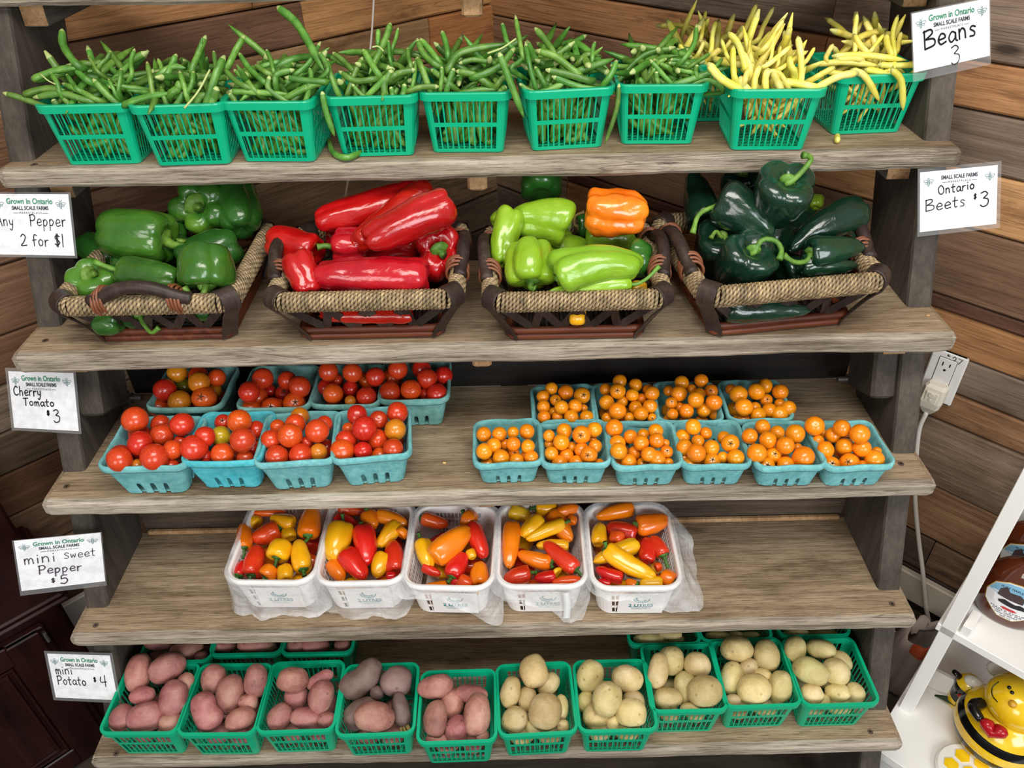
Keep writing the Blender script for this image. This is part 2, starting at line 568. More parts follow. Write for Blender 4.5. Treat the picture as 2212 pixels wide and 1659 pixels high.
def board_wall(name, u, side, rows, smax):
    mb = MB()
    r = random.Random(side * 5 + 11)
    cuts_all = []
    for z0, z1, segs in rows:
        s = 0.0 if not isinstance(segs, str) else 0.0
        if isinstance(segs, str): segs = [(smax, segs)]
        for s1, colr in segs:
            th = .02 + r.uniform(-.002, .003)
            c = lin(colr)
            k = max(2, int((s1 - s) / .05))
            xs = np.linspace(s + .0012, s1 - .0012, k + 1)
            V, F = [], []
            for x in xs:
                a = .0016 * noise.noise(Vector((x * 6, z0 * 9, 1)))
                b = .0016 * noise.noise(Vector((x * 6, z1 * 9, 4)))
                za, zb = z0 + .0022 + a, z1 - .0022 + b
                V += [(x, -.002 * side, za), (x, (th - .003) * side, za), (x, th * side, za + .004), (x, th * side, zb - .004), (x, (th - .003) * side, zb), (x, -.002 * side, zb)]
            for i in range(len(xs) - 1):
                for j in range(5):
                    q = (i * 6 + j, i * 6 + j + 1, i * 6 + 7 + j, i * 6 + 6 + j)
                    F.append(q if side < 0 else q[::-1])
            F.append((0, 1, 2, 3, 4, 5))
            F.append(tuple(len(V) - 6 + j for j in (5, 4, 3, 2, 1, 0)))
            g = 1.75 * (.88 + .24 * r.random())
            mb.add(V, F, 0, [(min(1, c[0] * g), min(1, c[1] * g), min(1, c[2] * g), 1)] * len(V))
            s = s1
    # dark sheathing behind the boards, seen only in the gaps
    V = [(-.05, -.03 * side, 0), (smax, -.03 * side, 0), (smax, -.03 * side, 2.9), (-.05, -.03 * side, 2.9),
         (-.05, -.004 * side, 0), (smax, -.004 * side, 0), (smax, -.004 * side, 2.9), (-.05, -.004 * side, 2.9)]
    mb.add(V, [(0, 1, 2, 3), (7, 6, 5, 4), (0, 4, 5, 1), (1, 5, 6, 2), (2, 6, 7, 3), (3, 7, 4, 0)], 1, [(1, 1, 1, 1)] * 8)
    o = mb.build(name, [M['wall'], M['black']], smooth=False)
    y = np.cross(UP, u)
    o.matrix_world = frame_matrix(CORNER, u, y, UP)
    return tag(o, kind='structure')


TAN, BRN, DKB, ORG, GRY, LTB = '#a07a55', '#786150', '#665143', '#a8754a', '#73665c', '#9c8268'
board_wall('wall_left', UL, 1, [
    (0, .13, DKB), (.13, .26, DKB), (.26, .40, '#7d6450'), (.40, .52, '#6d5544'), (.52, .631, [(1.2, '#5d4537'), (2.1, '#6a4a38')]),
    (.631, .73, '#655647'), (.73, .834, '#76685a'), (.834, .94, [(.1, LTB), (1.0, '#927b66'), (2.1, '#72553f')]),
    (.94, 1.08, [(.3, '#9c836a'), (.82, '#8b745f'), (2.1, '#775944')]), (1.08, 1.17, [(.75, '#8a7258'), (2.1, '#6e5545')]),
    (1.17, 1.25, [(.4, '#8c7058'), (2.1, '#7a5a44')]), (1.25, 1.356, [(.235, ORG), (.9, '#a1835f'), (2.1, '#8c6c52')]),
    (1.356, 1.444, [(.585, '#ac8358'), (2.1, '#755845')]), (1.444, 1.56, [(.7, '#b08659'), (2.1, '#a87d55')]),
    (1.56, 1.7, '#8d6d52'), (1.7, 1.85, TAN), (1.85, 2.05, BRN), (2.05, 2.25, ORG), (2.25, 2.45, BRN), (2.45, 2.7, TAN), (2.7, 2.9, BRN)], 2.1)
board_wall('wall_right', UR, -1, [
    (0, .13, '#3f352d'), (.13, .257, '#3f352d'), (.257, .366, [(1.47, '#574a40'), (2.6, '#6c5644')]), (.366, .517, [(1.3, '#7c6450'), (2.6, '#85684e')]),  # lowest two rows coloured dark for the shadow under the baseboard
    (.517, .69, '#7e6c5c'), (.69, .765, '#8f6d51'), (.765, .852, '#75675c'), (.852, .94, [(.3, '#94806c'), (2.6, '#98704b')]),
    (.94, .972, [(.3, '#8f7a66'), (2.6, '#5e4235')]), (.972, 1.12, [(.33, '#7d6b60'), (.7, '#8e7460'), (2.6, '#7c614d')]),
    (1.12, 1.228, '#ab835a'), (1.228, 1.33, [(.31, '#8b6d57'), (.9, '#7d6250'), (2.6, '#7a6a5e')]), (1.33, 1.411, [(.95, '#9a7350'), (2.6, '#a07652')]),
    (1.411, 1.53, [(.95, '#6b6058'), (2.6, '#877568')]), (1.53, 1.68, '#7e6c5e'), (1.68, 1.85, ORG), (1.85, 2.05, BRN), (2.05, 2.25, TAN),
    (2.25, 2.45, GRY), (2.45, 2.7, TAN), (2.7, 2.9, BRN)], 2.6)


def wall_trim(name, u, side, s0, s1, z0, z1, th, mat):
    mb = MB()
    mb.box(((s0 + s1) / 2, side * (.026 + th / 2), (z0 + z1) / 2), (s1 - s0, th, z1 - z0), ch=.003)
    o = mb.build(name, mat, smooth=False)
    o.matrix_world = frame_matrix(CORNER, u, np.cross(UP, u), UP)
    return tag(o, kind='structure')


wall_trim('baseboard_left', UL, 1, .05, 2.1, 0.0, .22, .016, M['white_paint'])
wall_trim('baseboard_right', UR, -1, .05, 2.6, .172, .257, .018, M['beige_paint'])
wall_trim('trim_1', UR, -1, .05, 2.6, 0.0, .032, .045, M['white_paint'])
mb = MB()
mb.box((0, .2, -.05), (5, 6, .1))
tag(mb.build('floor', M['floor'], smooth=False), kind='structure')

# ------------------------------------------------------------------ the leaning display rack
SZ = [1.343, 1.099, .863, .620, .387]
SY = [1.159, 1.006, .913, .8225, .7206]
XL, XR = -.793, .707


def rail_y(z):
    return .99 + .4237 * (z - .863)


rack = thing('display_rack', 'large leaning rack of weathered plank shelves holding all the baskets of vegetables', 'shelf', (-.043, .75, 0))
RL = -Vector(rack.location)


def plank(name, x0, x1, y0, y1, z1, th, seed, mats, amp=.0028):
    mb = MB()
    n = 150
    V, F, m = [], [], []
    for i, x in enumerate(np.linspace(x0, x1, n)):
        a = lambda k, f=5.0: noise.noise(Vector((x * f + seed * 3.1, k * 2.3, seed)))
        e = .0
        if i in (0, n - 1): e = .004
        f0 = y0 + amp * a(0) + .35 * amp * a(7, 30) + e
        top = z1 + .0008 * a(1)
        bot = z1 - th + amp * .9 * a(2) + .3 * amp * a(8, 34)
        V += [(x, y1, top - e), (x, y0 + (y1 - y0) * .5, top - e), (x, f0 + .012, top - e), (x, f0 + .004, top - .002 - e + .0012 * a(9, 24)), (x, f0, top - .007),
              (x, f0 + .0014 * a(5, 9), z1 - th * .5), (x, f0 + .0005 + .001 * a(6, 12), bot + .006), (x, f0 + .005, bot + .0005), (x, y1, z1 - th)]
        k = 9
        if i:
            for j in range(k):
                j2 = (j + 1) % k
                F.append(((i - 1) * k + j, (i - 1) * k + j2, i * k + j2, i * k + j))
                m.append(1 if 2 <= j <= 7 else 0)
    F += [tuple(range(8, -1, -1)), tuple((n - 1) * 9 + j for j in range(9))]
    m += [1, 1]
    mb.add(V, F)
    mb.m = m
    return mb.build(name, mats, rack, smooth=False, loc=RL)


WD = [M['shelf'], M['shelf_edge']]
plank('shelf_board', XL, XR, 1.26, 1.49, 1.583, .032, 9, WD)
plank('shelf_board', XL, XR, SY[0], SY[0] + .285, SZ[0], .033, 1, WD, .0035)
plank('shelf_board', XL, XR, SY[1], SY[1] + .285, SZ[1], .034, 2, WD)
plank('shelf_board', XL, XR, SY[2], SY[2] + .298, SZ[2], .032, 3, WD)
plank('shelf_board', XL, XR, SY[3], SY[3] + .245, SZ[3], .030, 4, WD)
plank('shelf_board', XL, XR, SY[4], SY[4] + .145, SZ[4], .030, 5, WD)
plank('shelf_board', XL, XR, SY[4] + .149, SY[4] + .31, SZ[4] - .001, .030, 6, WD)

for x0, x1 in ((XL + .003, XL + .044), (XR - .046, XR - .004)):
    mb = MB()
    V, F = [], []
    zs = list(np.linspace(0, 1.62, 40))
    for z in zs:
        y = rail_y(z)
        j = .0012 * noise.noise(Vector((x0 * 9, z * 9, 3)))
        c = .007
        V += [(x0 + c, y, z), (x1 - c, y, z), (x1 - .002 + j, y + .002, z), (x1 + j, y + c, z), (x1 + j, y + .172, z), (x0 + j, y + .172, z), (x0 + j, y + c, z), (x0 + .002 + j, y + .002, z)]
    for i in range(len(zs) - 1):
        for j in range(8):
            F.append((i * 8 + j, i * 8 + (j + 1) % 8, i * 8 + 8 + (j + 1) % 8, i * 8 + 8 + j))
    F += [tuple(range(7, -1, -1)), tuple((len(zs) - 1) * 8 + j for j in range(8))]
    mb.add(V, F)
    mb.build('side_rail', M['rail'], rack, smooth=False, loc=RL)


def rack_box(name, c, s, mat, ch=.002, lean=0.0):
    mb = MB()
    rot = Matrix.Rotation(-lean, 3, 'X') if lean else None
    mb.box(c, s, rot, ch=ch)
    return mb.build(name, mat, rack, smooth=False, loc=RL)


LEAN = math.atan(.4237)
for i, (z, y) in enumerate(zip([1.583] + SZ, [1.26] + SY)):
    zt = z - .0335
    for x in (XL + .064, XR - .066):
        rack_box('cleat', (x, y + .125, zt - .017), (.038, .16, .034), M['grey_cleat'])
        # freshly sawn front end of the stick
        mb = MB()
        e = .010 if x < 0 else -.010
        mb.add([(x - .018 + e, y + .030, zt), (x + .018 + e, y + .030, zt), (x + .018, y + .0445, zt - .032), (x - .018, y + .0445, zt - .032),
                (x - .018, y + .046, zt), (x + .018, y + .046, zt), (x + .018, y + .046, zt - .033), (x - .018, y + .046, zt - .033)],
               [(3, 2, 1, 0), (4, 5, 6, 7), (0, 1, 5, 4), (1, 2, 6, 5), (2, 3, 7, 6), (3, 0, 4, 7)])
        mb.build('cleat_end', M['cleat'], rack, smooth=False, loc=RL)
    if i < 4:
        rack_box('centre_cleat', (-.049, y + .03 + .1, zt - .016), (.032, .2, .031), M['cleat'], .004)
for x in (XL + .0655, XR - .0675):
    zc = .995
    rack_box('brace_block', (x, rail_y(zc) + .062, zc), (.042, .10, .140), M['rail'], .005, LEAN)
    mb = MB()
    d = 1 if x < 0 else -1
    p = on_x(268, 860, XL + .0445) if x < 0 else on_x(1847, 819, XR - .0465)
    mb.tube([(p[0] - d * .003, p[1], p[2]), (p[0] + d * .004, p[1], p[2])], .017, 16)
    mb.tube([(p[0] + d * .004, p[1], p[2]), (p[0] + d * .016, p[1], p[2])], .0115, 6)
    mb.tube([(p[0] + d * .016, p[1], p[2]), (p[0] + d * .034, p[1], p[2])], .006, 10)
    mb.build('bolt', M['steel'], rack, smooth=False, loc=RL)
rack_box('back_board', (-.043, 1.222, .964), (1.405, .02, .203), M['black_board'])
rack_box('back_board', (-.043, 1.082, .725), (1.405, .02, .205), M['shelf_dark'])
rack_box('lit_gap_strip', (-.043, 1.066, .6245), (1.39, .010, .009), M['cleat'])  # pale strip standing in for the light in the gap below the board
for (px, py), i in (((74, 356), 0), ((2016, 302), 0), ((98, 736), 1), ((144, 1051), 2), ((1946, 1002), 2), ((207, 1351), 3), ((1927, 1305), 3), ((251, 1628), 4), ((1880, 1581), 4)):
    p = on_z(px, py, SZ[i])
    mb = MB()
    mb.tube([(p[0], p[1], p[2] - .002), (p[0], p[1], p[2] + .0008)], .0052, 14)
    mb.box((p[0], p[1], p[2] + .0009), (.0032, .0032, .0006), mi=1)
    mb.build('screw', [M['screw'], M['black']], rack, smooth=False, loc=RL)

# ------------------------------------------------------------------ outlet, plug, cords
opos = on_wall(2037, 812, UR, .026)
out = thing('outlet_plate', 'white wall outlet plate marked 27 in pen on the plank wall', 'outlet')
out.matrix_world = frame_matrix(opos, UR, UP * 0 + np.cross(UP, UR), UP)
mb = MB()
mb.box((0, -.003, 0), (.070, .007, .122), ch=.003)
mb.build('cover', M['plate'], out, smooth=False)
mb = MB()
mb.box((0, -.0068, .012), (.034, .003, .068), ch=.001)
mb.box((-.007, -.0084, .033), (.0022, .0012, .009), mi=1)
mb.box((.007, -.0084, .033), (.0022, .0012, .0075), mi=1)
mb.tube([(0, -.0080, .0195), (0, -.0090, .0195)], .0026, 10, mi=1)
mb.build('socket', [M['plate'], M['black']], out, smooth=False)
mb = MB()
for q in ([(-.0175, .047), (.0175, .047), (.0175, -.023), (-.0175, -.023), (-.0175, .047)],):
    mb.tube([(x, -.0066, z) for x, z in q], .0006, 4)
for q in ([(.010, .052), (.0135, .0565), (.0165, .053), (.0155, .049), (.011, .0435), (.0185, .0445)], [(.0205, .0555), (.029, .0555), (.0235, .0425)]):
    mb.tube([(x - .004, -.0069, z) for x, z in (spline(q, 24) if len(q) > 3 else q)], .0008, 4)
mb.build('pen_marking', M['ink'], out, smooth=False)
mb = MB()
mb.tube([(-.002, -.0055, .055), (-.002, -.0078, .055)], .0028, 10)
mb.build('plate_screw', M['steel'], out)

plug = thing('safety_plug', 'bulky off-white plug with test button pushed into the outlet', 'plug')
plug.matrix_world = frame_matrix(opos + np.array([0, 0, -.032]), UR, np.cross(UP, UR), UP)
mb = MB()
prof = [(.018, .016), (.021, .021), (.0235, .012), (.024, -.008), (.0225, -.030), (.0125, -.048)]
V, F = [], []
for w, z in prof:
    for y, k in ((-.009, 1.0), (-.028, 1.0), (-.036, .82)):
        pass
zs = [.020, .014, -.02, -.036, -.054]
ws = [.017, .022, .0225, .020, .010]
ds = [.024, .032, .036, .033, .024]
for z, w, d in zip(zs, ws, ds):
    V += [(-w, -.0085, z), (w, -.0085, z), (w, -d * .75, z), (w * .78, -d, z), (-w * .78, -d, z), (-w, -d * .75, z)]
for i in range(4):
    for j in range(6):
        F.append((i * 6 + j, i * 6 + (j + 1) % 6, i * 6 + 6 + (j + 1) % 6, i * 6 + 6 + j))
F += [(5, 4, 3, 2, 1, 0), tuple(24 + j for j in range(6))]
mb.add(V, F)
pb = mb.build('plug_body', M['plug'], plug, smooth=False)
mb = MB()
mb.box((0, -.0345, -.006), (.024, .004, .026), ch=.001)
mb.tube([(0, -.036, 0), (0, -.0385, 0)], .0055, 14)
mb.tube([(0, -.036, -.012), (0, -.038, -.012)], .003, 12)
mb.build('test_button', M['plug'], plug, smooth=False)

wp = [np.array(opos) + np.array([0, 0, -.084]) + np.array([-.707, -.707, 0]) * .022]
cpts = [tuple(wp[0])]
for px, py, off in ((1985, 930, .05), (1978, 1010, .05), (1977, 1080, .05), (1984, 1160, .055), (1994, 1240, .06), (2000, 1310, .05), (2006, 1340, .045), (2011, 1400, .04), (2012, 1440, .04)):
    cpts.append(tuple(on_wall(px, py, UR, off)))
mb = MB()
mb.tube(spline(cpts, 60), .0052, 8)
tag(mb.build('power_cord', M['cord']), 'pale grey power cord hanging down the plank wall from the plug', 'cord')

p0, p1 = on_wall(811, -60, UL, .05), on_wall(752, 388, UL, .30)
mb = MB()
mb.tube(spline([p0, on_wall(797, 130, UL, .12), p1, on_wall(745, 440, UL, .4)], 30), .0026, 6)
tag(mb.build('hanging_cord', M['cord']), 'thin white cord hanging taut behind the green beans', 'cord')

# ------------------------------------------------------------------ lettering
FONT_CACHE = {}


def text_mesh(body, size, bold=0.0, spacing=1.0):
    cu = bpy.data.curves.new('lettering', 'FONT')
    cu.body, cu.size, cu.align_x, cu.align_y = body, size, 'CENTER', 'CENTER'
    cu.offset, cu.space_character, cu.extrude = bold, spacing, .0
    cu.resolution_u = 3
    o = bpy.data.objects.new('lettering', cu)
    COL.objects.link(o)
    dg = bpy.context.evaluated_depsgraph_get()
    me = bpy.data.meshes.new_from_object(o.evaluated_get(dg))
    V = [tuple(v.co) for v in me.vertices]
    F = [tuple(p.vertices) for p in me.polygons]
    bpy.data.objects.remove(o)
    bpy.data.meshes.remove(me)
    bpy.data.curves.remove(cu)
    return V, F


def add_text(mb, body, x, y, size, z=0.0, bold=0.0, spacing=1.0, width=None, rot=0.0, mi=0):
    V, F = text_mesh(body, size, bold, spacing)
    if not V: return
    xs = [v[0] for v in V]
    k = width / (max(xs) - min(xs)) if width else 1.0
    xm = (max(xs) + min(xs)) / 2
    c, s = math.cos(rot), math.sin(rot)
    W = []
    for vx, vy, _ in V:
        a, b = (vx - xm) * k, vy
        W.append((x + a * c - b * s, y + a * s + b * c, z))
    mb.add(W, F, mi)


# hand-drawn letters: strokes in a box one unit high
PEN = {
    'A': [[(0, 0), (.3, 1), (.6, 0)], [(.12, .38), (.5, .38)]],
    'B': [[(.05, 1), (.02, 0)], [(.0, .95), (.4, 1), (.48, .78), (.1, .52)], [(.1, .52), (.55, .45), (.55, .12), (.02, 0)]],
    'C': [[(.5, .85), (.3, 1), (.05, .6), (.12, .12), (.4, .02), (.55, .15)]],
    'M': [[(0, 0), (.04, .6), (.12, .5), (.22, .6), (.27, .05)], [(.27, .4), (.38, .62), (.5, .5), (.52, .02)]],
    'O': [[(.3, 1), (.04, .7), (.08, .2), (.32, 0), (.56, .25), (.52, .75), (.3, 1)]],
    'P': [[(.06, 1), (.04, 0)], [(.0, .92), (.35, 1), (.52, .75), (.35, .5), (.06, .48)]],
    'S': [[(.45, .62), (.25, .72), (.08, .55), (.25, .38), (.42, .2), (.25, 0), (.02, .08)]],
    'T': [[(0, .95), (.55, 1)], [(.26, .97), (.24, 0)]],
    'a': [[(.42, .48), (.22, .58), (.04, .3), (.15, .02), (.38, .2), (.43, .5), (.43, .1), (.52, .02)]],
    'e': [[(.05, .28), (.42, .34), (.38, .54), (.2, .58), (.04, .3), (.16, .02), (.46, .1)]],
    'f': [[(.45, .9), (.3, 1), (.18, .8), (.16, 0)], [(.02, .5), (.4, .55)]],
    'h': [[(.05, 1), (.03, 0)], [(.04, .35), (.22, .55), (.36, .4), (.37, 0)]],
    'i': [[(.08, .52), (.08, .02)], [(.08, .78), (.1, .8)]],
    'm': [[(.02, .55), (.03, 0)], [(.03, .35), (.15, .56), (.24, .4), (.24, 0)], [(.24, .35), (.38, .56), (.47, .4), (.5, 0)]],
    'n': [[(.04, .55), (.04, 0)], [(.04, .35), (.2, .56), (.36, .42), (.38, 0)]],
    'o': [[(.22, .56), (.04, .34), (.14, .02), (.36, .08), (.42, .38), (.22, .56)]],
    'p': [[(.05, .55), (.03, -.38)], [(.04, .4), (.22, .57), (.4, .36), (.24, .04), (.05, .1)]],
    'r': [[(.05, .55), (.05, 0)], [(.05, .32), (.18, .52), (.36, .54)]],
    's': [[(.38, .5), (.2, .58), (.08, .44), (.3, .24), (.28, .04), (.04, .04)]],
    't': [[(.18, .92), (.16, .1), (.32, .02)], [(.0, .58), (.38, .6)]],
    'w': [[(.02, .52), (.1, .04), (.24, .4), (.36, .04), (.46, .52)]],
    'y': [[(.04, .55), (.1, .2), (.32, .18)], [(.38, .56), (.34, 0), (.2, -.36), (.05, -.25)]],
    '1': [[(.12, 1), (.1, 0)]],
    '2': [[(.05, .8), (.25, 1), (.48, .8), (.3, .35), (.02, .02), (.55, .06)]],
    '3': [[(.06, .9), (.3, 1), (.46, .82), (.22, .56)], [(.22, .56), (.5, .45), (.46, .1), (.2, -.02), (.04, .1)]],
    '4': [[(.1, .85), (.05, .4), (.5, .42)], [(.42, 1), (.38, 0)]],
    '5': [[(.5, .95), (.15, .92), (.1, .56)], [(.1, .56), (.4, .6), (.5, .3), (.3, 0), (.04, .08)]],
    '$': [[(.45, .8), (.2, .88), (.06, .68), (.3, .5), (.44, .3), (.2, .12), (.02, .22)], [(.2, 1), (.18, 0)], [(.3, 1), (.28, 0)]],
    '7': [[(.05, .95), (.5, .98), (.2, 0)]],
}
PENW = {'m': .58, 'M': .6, 'w': .55, 'i': .2, '1': .22, 'f': .46, 't': .42, 'r': .4, 'O': .66, 'A': .66, 'B': .66, 'P': .56, 'T': .58, 'C': .62, 'y': .46, '2': .62, '4': .6, '3': .58, '5': .58}


def pen_write(mb, s, x, y, h, pen=.0011, slant=.0, rot=0.0, z=.0009, gap=.1, seed=0, wide=1.0):
    r = random.Random(seed + len(s))
    c, sn = math.cos(rot), math.sin(rot)
    cur = 0.0
    for ch in s:
        if ch == ' ':
            cur += .4
            continue
        dy = r.uniform(-.03, .03)
        for st in PEN[ch]:
            pts = spline(st, max(3, 6 * (len(st) - 1))) if len(st) > 2 else [np.array(p) for p in st]
            W = []
            for a, b in pts:
                u, v = (cur + a * wide + b * slant) * h, (b + dy) * h
                W.append((x + u * c - v * sn, y + u * sn + v * c, z))
            ribbon(mb, W, pen * r.uniform(.9, 1.12))
        cur += (PENW.get(ch, .5) + gap) * wide


def ribbon(mb, pts, w, mi=0):
    V, F = [], []
    n = len(pts)
    for i in range(n):
        a, b = pts[max(i - 1, 0)], pts[min(i + 1, n - 1)]
        dx, dy = b[0] - a[0], b[1] - a[1]
        l = math.hypot(dx, dy) or 1
        nx, ny = -dy / l * w / 2, dx / l * w / 2
        p = pts[i]
        V += [(p[0] + nx, p[1] + ny, p[2]), (p[0] - nx, p[1] - ny, p[2])]
        if i: F.append((2 * i - 2, 2 * i - 1, 2 * i + 1, 2 * i))
    # round dots at the two ends
    for e in (pts[0], pts[-1]):
        k = len(V)
        for j in range(8):
            V.append((e[0] + math.cos(j * math.pi / 4) * w / 2, e[1] + math.sin(j * math.pi / 4) * w / 2, e[2]))
        F.append(tuple(range(k, k + 8)))
    mb.add(V, F, mi)


def bee_mark(mb, x, y, s):
    def ell(cx, cy, a, b, rot=0, k=18):
        c, sn = math.cos(rot), math.sin(rot)
        return [(x + s * (cx + a * math.cos(t) * c - b * math.sin(t) * sn), y + s * (cy + a * math.cos(t) * sn + b * math.sin(t) * c), .0008) for t in np.linspace(0, 2 * math.pi, k)]
    w = s * .075
    for q in (ell(0, -.28, .17, .42), ell(0, .25, .15, .14), ell(-.48, .08, .36, .17, -.15), ell(.48, .08, .36, .17, .15), ell(-.36, -.2, .24, .13, .3), ell(.36, -.2, .24, .13, -.3)):
        ribbon(mb, q, w)
    for yy in (-.12, -.3, -.48):
        ribbon(mb, [(x - s * .15, y + s * yy, .0008), (x + s * .15, y + s * yy, .0008)], w)
    for d in (-1, 1):
        ribbon(mb, [(x + d * s * .06, y + s * .38, .0008), (x + d * s * .2, y + s * .62, .0008)], w * .8)


SIGN = {
    'beans': ([.6817, 1.2465, 1.4872], [.9475, .3109, .0754], [-.1788, .3193, .9306], .1398, .0823),
    'beets': ([.7214, 1.1517, 1.2636], [.9799, .1989, -.0137], [-.0753, .4328, .8983], .1401, .0928),
    'any': ([-.7629, 1.1484, 1.2557], [.9852, -.1661, .0432], [.0315, .4227, .9057], .14, .0957),
    'cherry': ([-.7952, 1.0346, .987], [.9576, -.2552, .1334], [.0073, .4847, .8746], .1396, .0984),
    'sweet': ([-.8136, .9183, .7126], [.9223, .3167, -.2216], [.1556, .2208, .9628], .1299, .1064),
    'potato': ([-.8125, .8268, .4967], [.9772, -.1532, .1472], [-.0613, .46, .8858], .1348, .0897)}


def sign(key, label, pad, heading, writing, faded=False):
    P, X, Y, w, h = SIGN[key]
    X, Y, P = np.array(X), np.array(Y), np.array(P)
    X = X / np.linalg.norm(X)
    Y = Y - X * np.dot(X, Y)
    Y /= np.linalg.norm(Y)
    N = np.cross(X, Y)
    if key in ('sweet', 'beans'):
        # the card stands clear of the rail it is pinned to
        d = P - CAM
        P = CAM + d * (1 - (.032 if key == 'sweet' else .014) / np.linalg.norm(d))
    t = thing('price_sign', label, 'sign', group=None)
    t.matrix_world = frame_matrix(P, X, Y, N)
    mb = MB()
    mb.box((0, 0, 0), (w, h, .0008))
    mb.build('card', M['paper'], t, smooth=False)
    l, r, tp, b = pad
    mb = MB()
    mb.box(((r - l) / 2, (tp - b) / 2, 0), (w + l + r, h + tp + b, .0018), ch=.0004)
    mb.build('laminate', M['laminate'], t, smooth=False)
    k = w / .14
    mb = MB()
    y0 = h / 2 - .0115 * k
    if heading:
        add_text(mb, 'Grown in Ontario', 0, y0, .0125 * k, .0012, .00025, 1.0, .083 * k, mi=0)
        y0 -= .0105 * k
    add_text(mb, 'SMALL SCALE FARMS', 0, y0, .0085 * k, .0012, .0002, 1.0, .066 * k, mi=1)
    y0 -= .0075 * k
    add_text(mb, 'MARKETPLACE', 0, y0, .0048 * k, .0012, 0, 1.4, .040 * k, mi=1)
    for s in (-1, 1):
        ribbon(mb, [(s * .022 * k, y0, .0012), (s * .031 * k, y0, .0012)], .0006, 1)
    if mb.n: mb.build('printed_heading', [M['print_green'], M['print_dark']], t, smooth=False)
    for s in (-1, 1):
        mb = MB()
        bee_mark(mb, s * .0555 * k, h / 2 - .0155 * k, .0105 * k)
        o = mb.build('bee_emblem', M['print_pale'], t, smooth=False)
        o.location.z = .0004
    mb = MB()
    for i, (s, x, y, hh, kw) in enumerate(writing):
        pen_write(mb, s, x * w, y * h, hh * h, seed=i * 7, z=.0013, **kw)
    mb.build('handwriting', M['ink_faded'] if faded else M['ink'], t, smooth=False)
    return t


sign('beans', 'tilted white price sign reading Beans 3 above the yellow beans', (.002, .002, .002, .013), True,
     [('Beans', -.36, -.15, .31, dict(rot=.06, pen=.0026, wide=1.25)), ('3', -.03, -.50, .32, dict(pen=.0015, wide=1.2))])
sign('beets', 'white price sign reading Ontario Beets $3 beside the dark poblanos', (.004, .007, .006, .007), False,
     [('Ontario', -.27, .10, .15, dict(rot=.06, pen=.0018, wide=1.25)), ('Beets', -.43, -.16, .19, dict(rot=.03, pen=.0015, wide=1.4)), ('$', .19, -.04, .09, dict(pen=.0016, wide=1.2)), ('3', .27, -.18, .25, dict(pen=.0021, wide=1.3))])
sign('any', 'white price sign reading Any Pepper 2 for $1 beside green peppers', (.003, .004, .003, .004), True,
     [('Any', -.46, -.02, .18, dict(pen=.0014, wide=1.0)), ('Pepper', -.02, -.02, .19, dict(pen=.0014, wide=1.02)), ('2 for', -.17, -.35, .19, dict(pen=.0015, wide=1.05)), ('$1', .27, -.36, .21, dict(pen=.0015, wide=1.0))])
sign('cherry', 'white price sign reading Cherry Tomato $3 beside red tomatoes', (.006, .005, .006, .005), True,
     [('Cherry', -.44, .08, .16, dict(pen=.0019, wide=1.12)), ('Tomato', -.30, -.09, .13, dict(pen=.0019, wide=1.45)), ('$', .05, -.25, .08, dict(pen=.0026, wide=1.3)), ('3', .14, -.37, .22, dict(pen=.002, wide=1.2))])
sign('sweet', 'bluish white price sign reading Mini Sweet Pepper $5', (.003, .002, .001, .010), True,
     [('mini', -.42, .03, .2, dict(pen=.0017, wide=1.25)), ('Sweet', .04, .06, .16, dict(pen=.0012, wide=1.0)), ('Pepper', -.27, -.2, .17, dict(pen=.0018, wide=1.05, rot=-.02)), ('$', -.14, -.4, .09, dict(pen=.0016, wide=1.2)), ('5', -.04, -.44, .18, dict(pen=.002, wide=1.2))], True)
sign('potato', 'white price sign reading Mini Potato $4 beside red potatoes', (.006, .006, .005, .006), True,
     [('mini', -.41, .05, .2, dict(pen=.0017, wide=1.15)), ('Potato', -.41, -.19, .2, dict(pen=.0017, wide=1.02)), ('$', .18, -.1, .1, dict(pen=.0018, wide=1.2)), ('4', .28, -.2, .25, dict(pen=.0019, wide=1.2))])

# ------------------------------------------------------------------ dark cabinet on the left
UN = np.array([math.cos(math.radians(47)), -math.sin(math.radians(47)), 0])     # from the left wall into the room
cabP = np.array([-.95, 1.0166, 0])
cab = thing('cabinet', 'dark mahogany cabinet with panelled doors in the corner beside the rack', 'cabinet')
cab.matrix_world = frame_matrix(cabP, UL, -UN, UP)     # x along the wall away from the corner, y back to the wall
Z1 = .474
mb = MB()
mb.box((.45, .125, Z1 / 2), (.9, .25, Z1), ch=.004)
mb.build('body', M['mahogany'], cab, smooth=False)
mb = MB()
for k, (z, o) in enumerate(((Z1 + .006, .012), (Z1 + .016, .02), (Z1 + .026, .014))):
    mb.box((.45 - o / 2, .125 - o / 2, z), (.9 + o, .25 + o, .0105), ch=.004)
mb.build('top_moulding', M['mahogany'], cab, smooth=False)
for d in range(2):
    x0 = .045 + d * .42
    dr = MB()
    dr.box((x0 + .2, -.009, .235), (.4, .018, .44), ch=.003)
    do = dr.build('door', M['mahogany'], cab, smooth=False)
    fr = MB()
    for cx_, cz_, sx_, sz_ in ((x0 + .045, .235, .07, .44), (x0 + .355, .235, .07, .44), (x0 + .2, .43, .26, .06), (x0 + .2, .045, .26, .06)):
        fr.box((cx_, -.022, cz_), (sx_, .01, sz_), ch=.004)
    for q in (.0, .014):
        a, b, c_, e = x0 + .085 + q, x0 + .315 - q, .08 + q, .395 - q
        fr.tube([(a, -.02, c_), (b, -.02, c_), (b, -.02, e), (a, -.02, e)], .006, 6, close=True)
    fr.build('door_frame', M['mahogany'], do, smooth=False)
    if d == 0:
        h = MB()
        h.tube([(x0 + .006, -.02, .41), (x0 + .006, -.02, .435)], .004, 8)
        h.build('hinge', M['steel'], do, smooth=False)
up = MB()
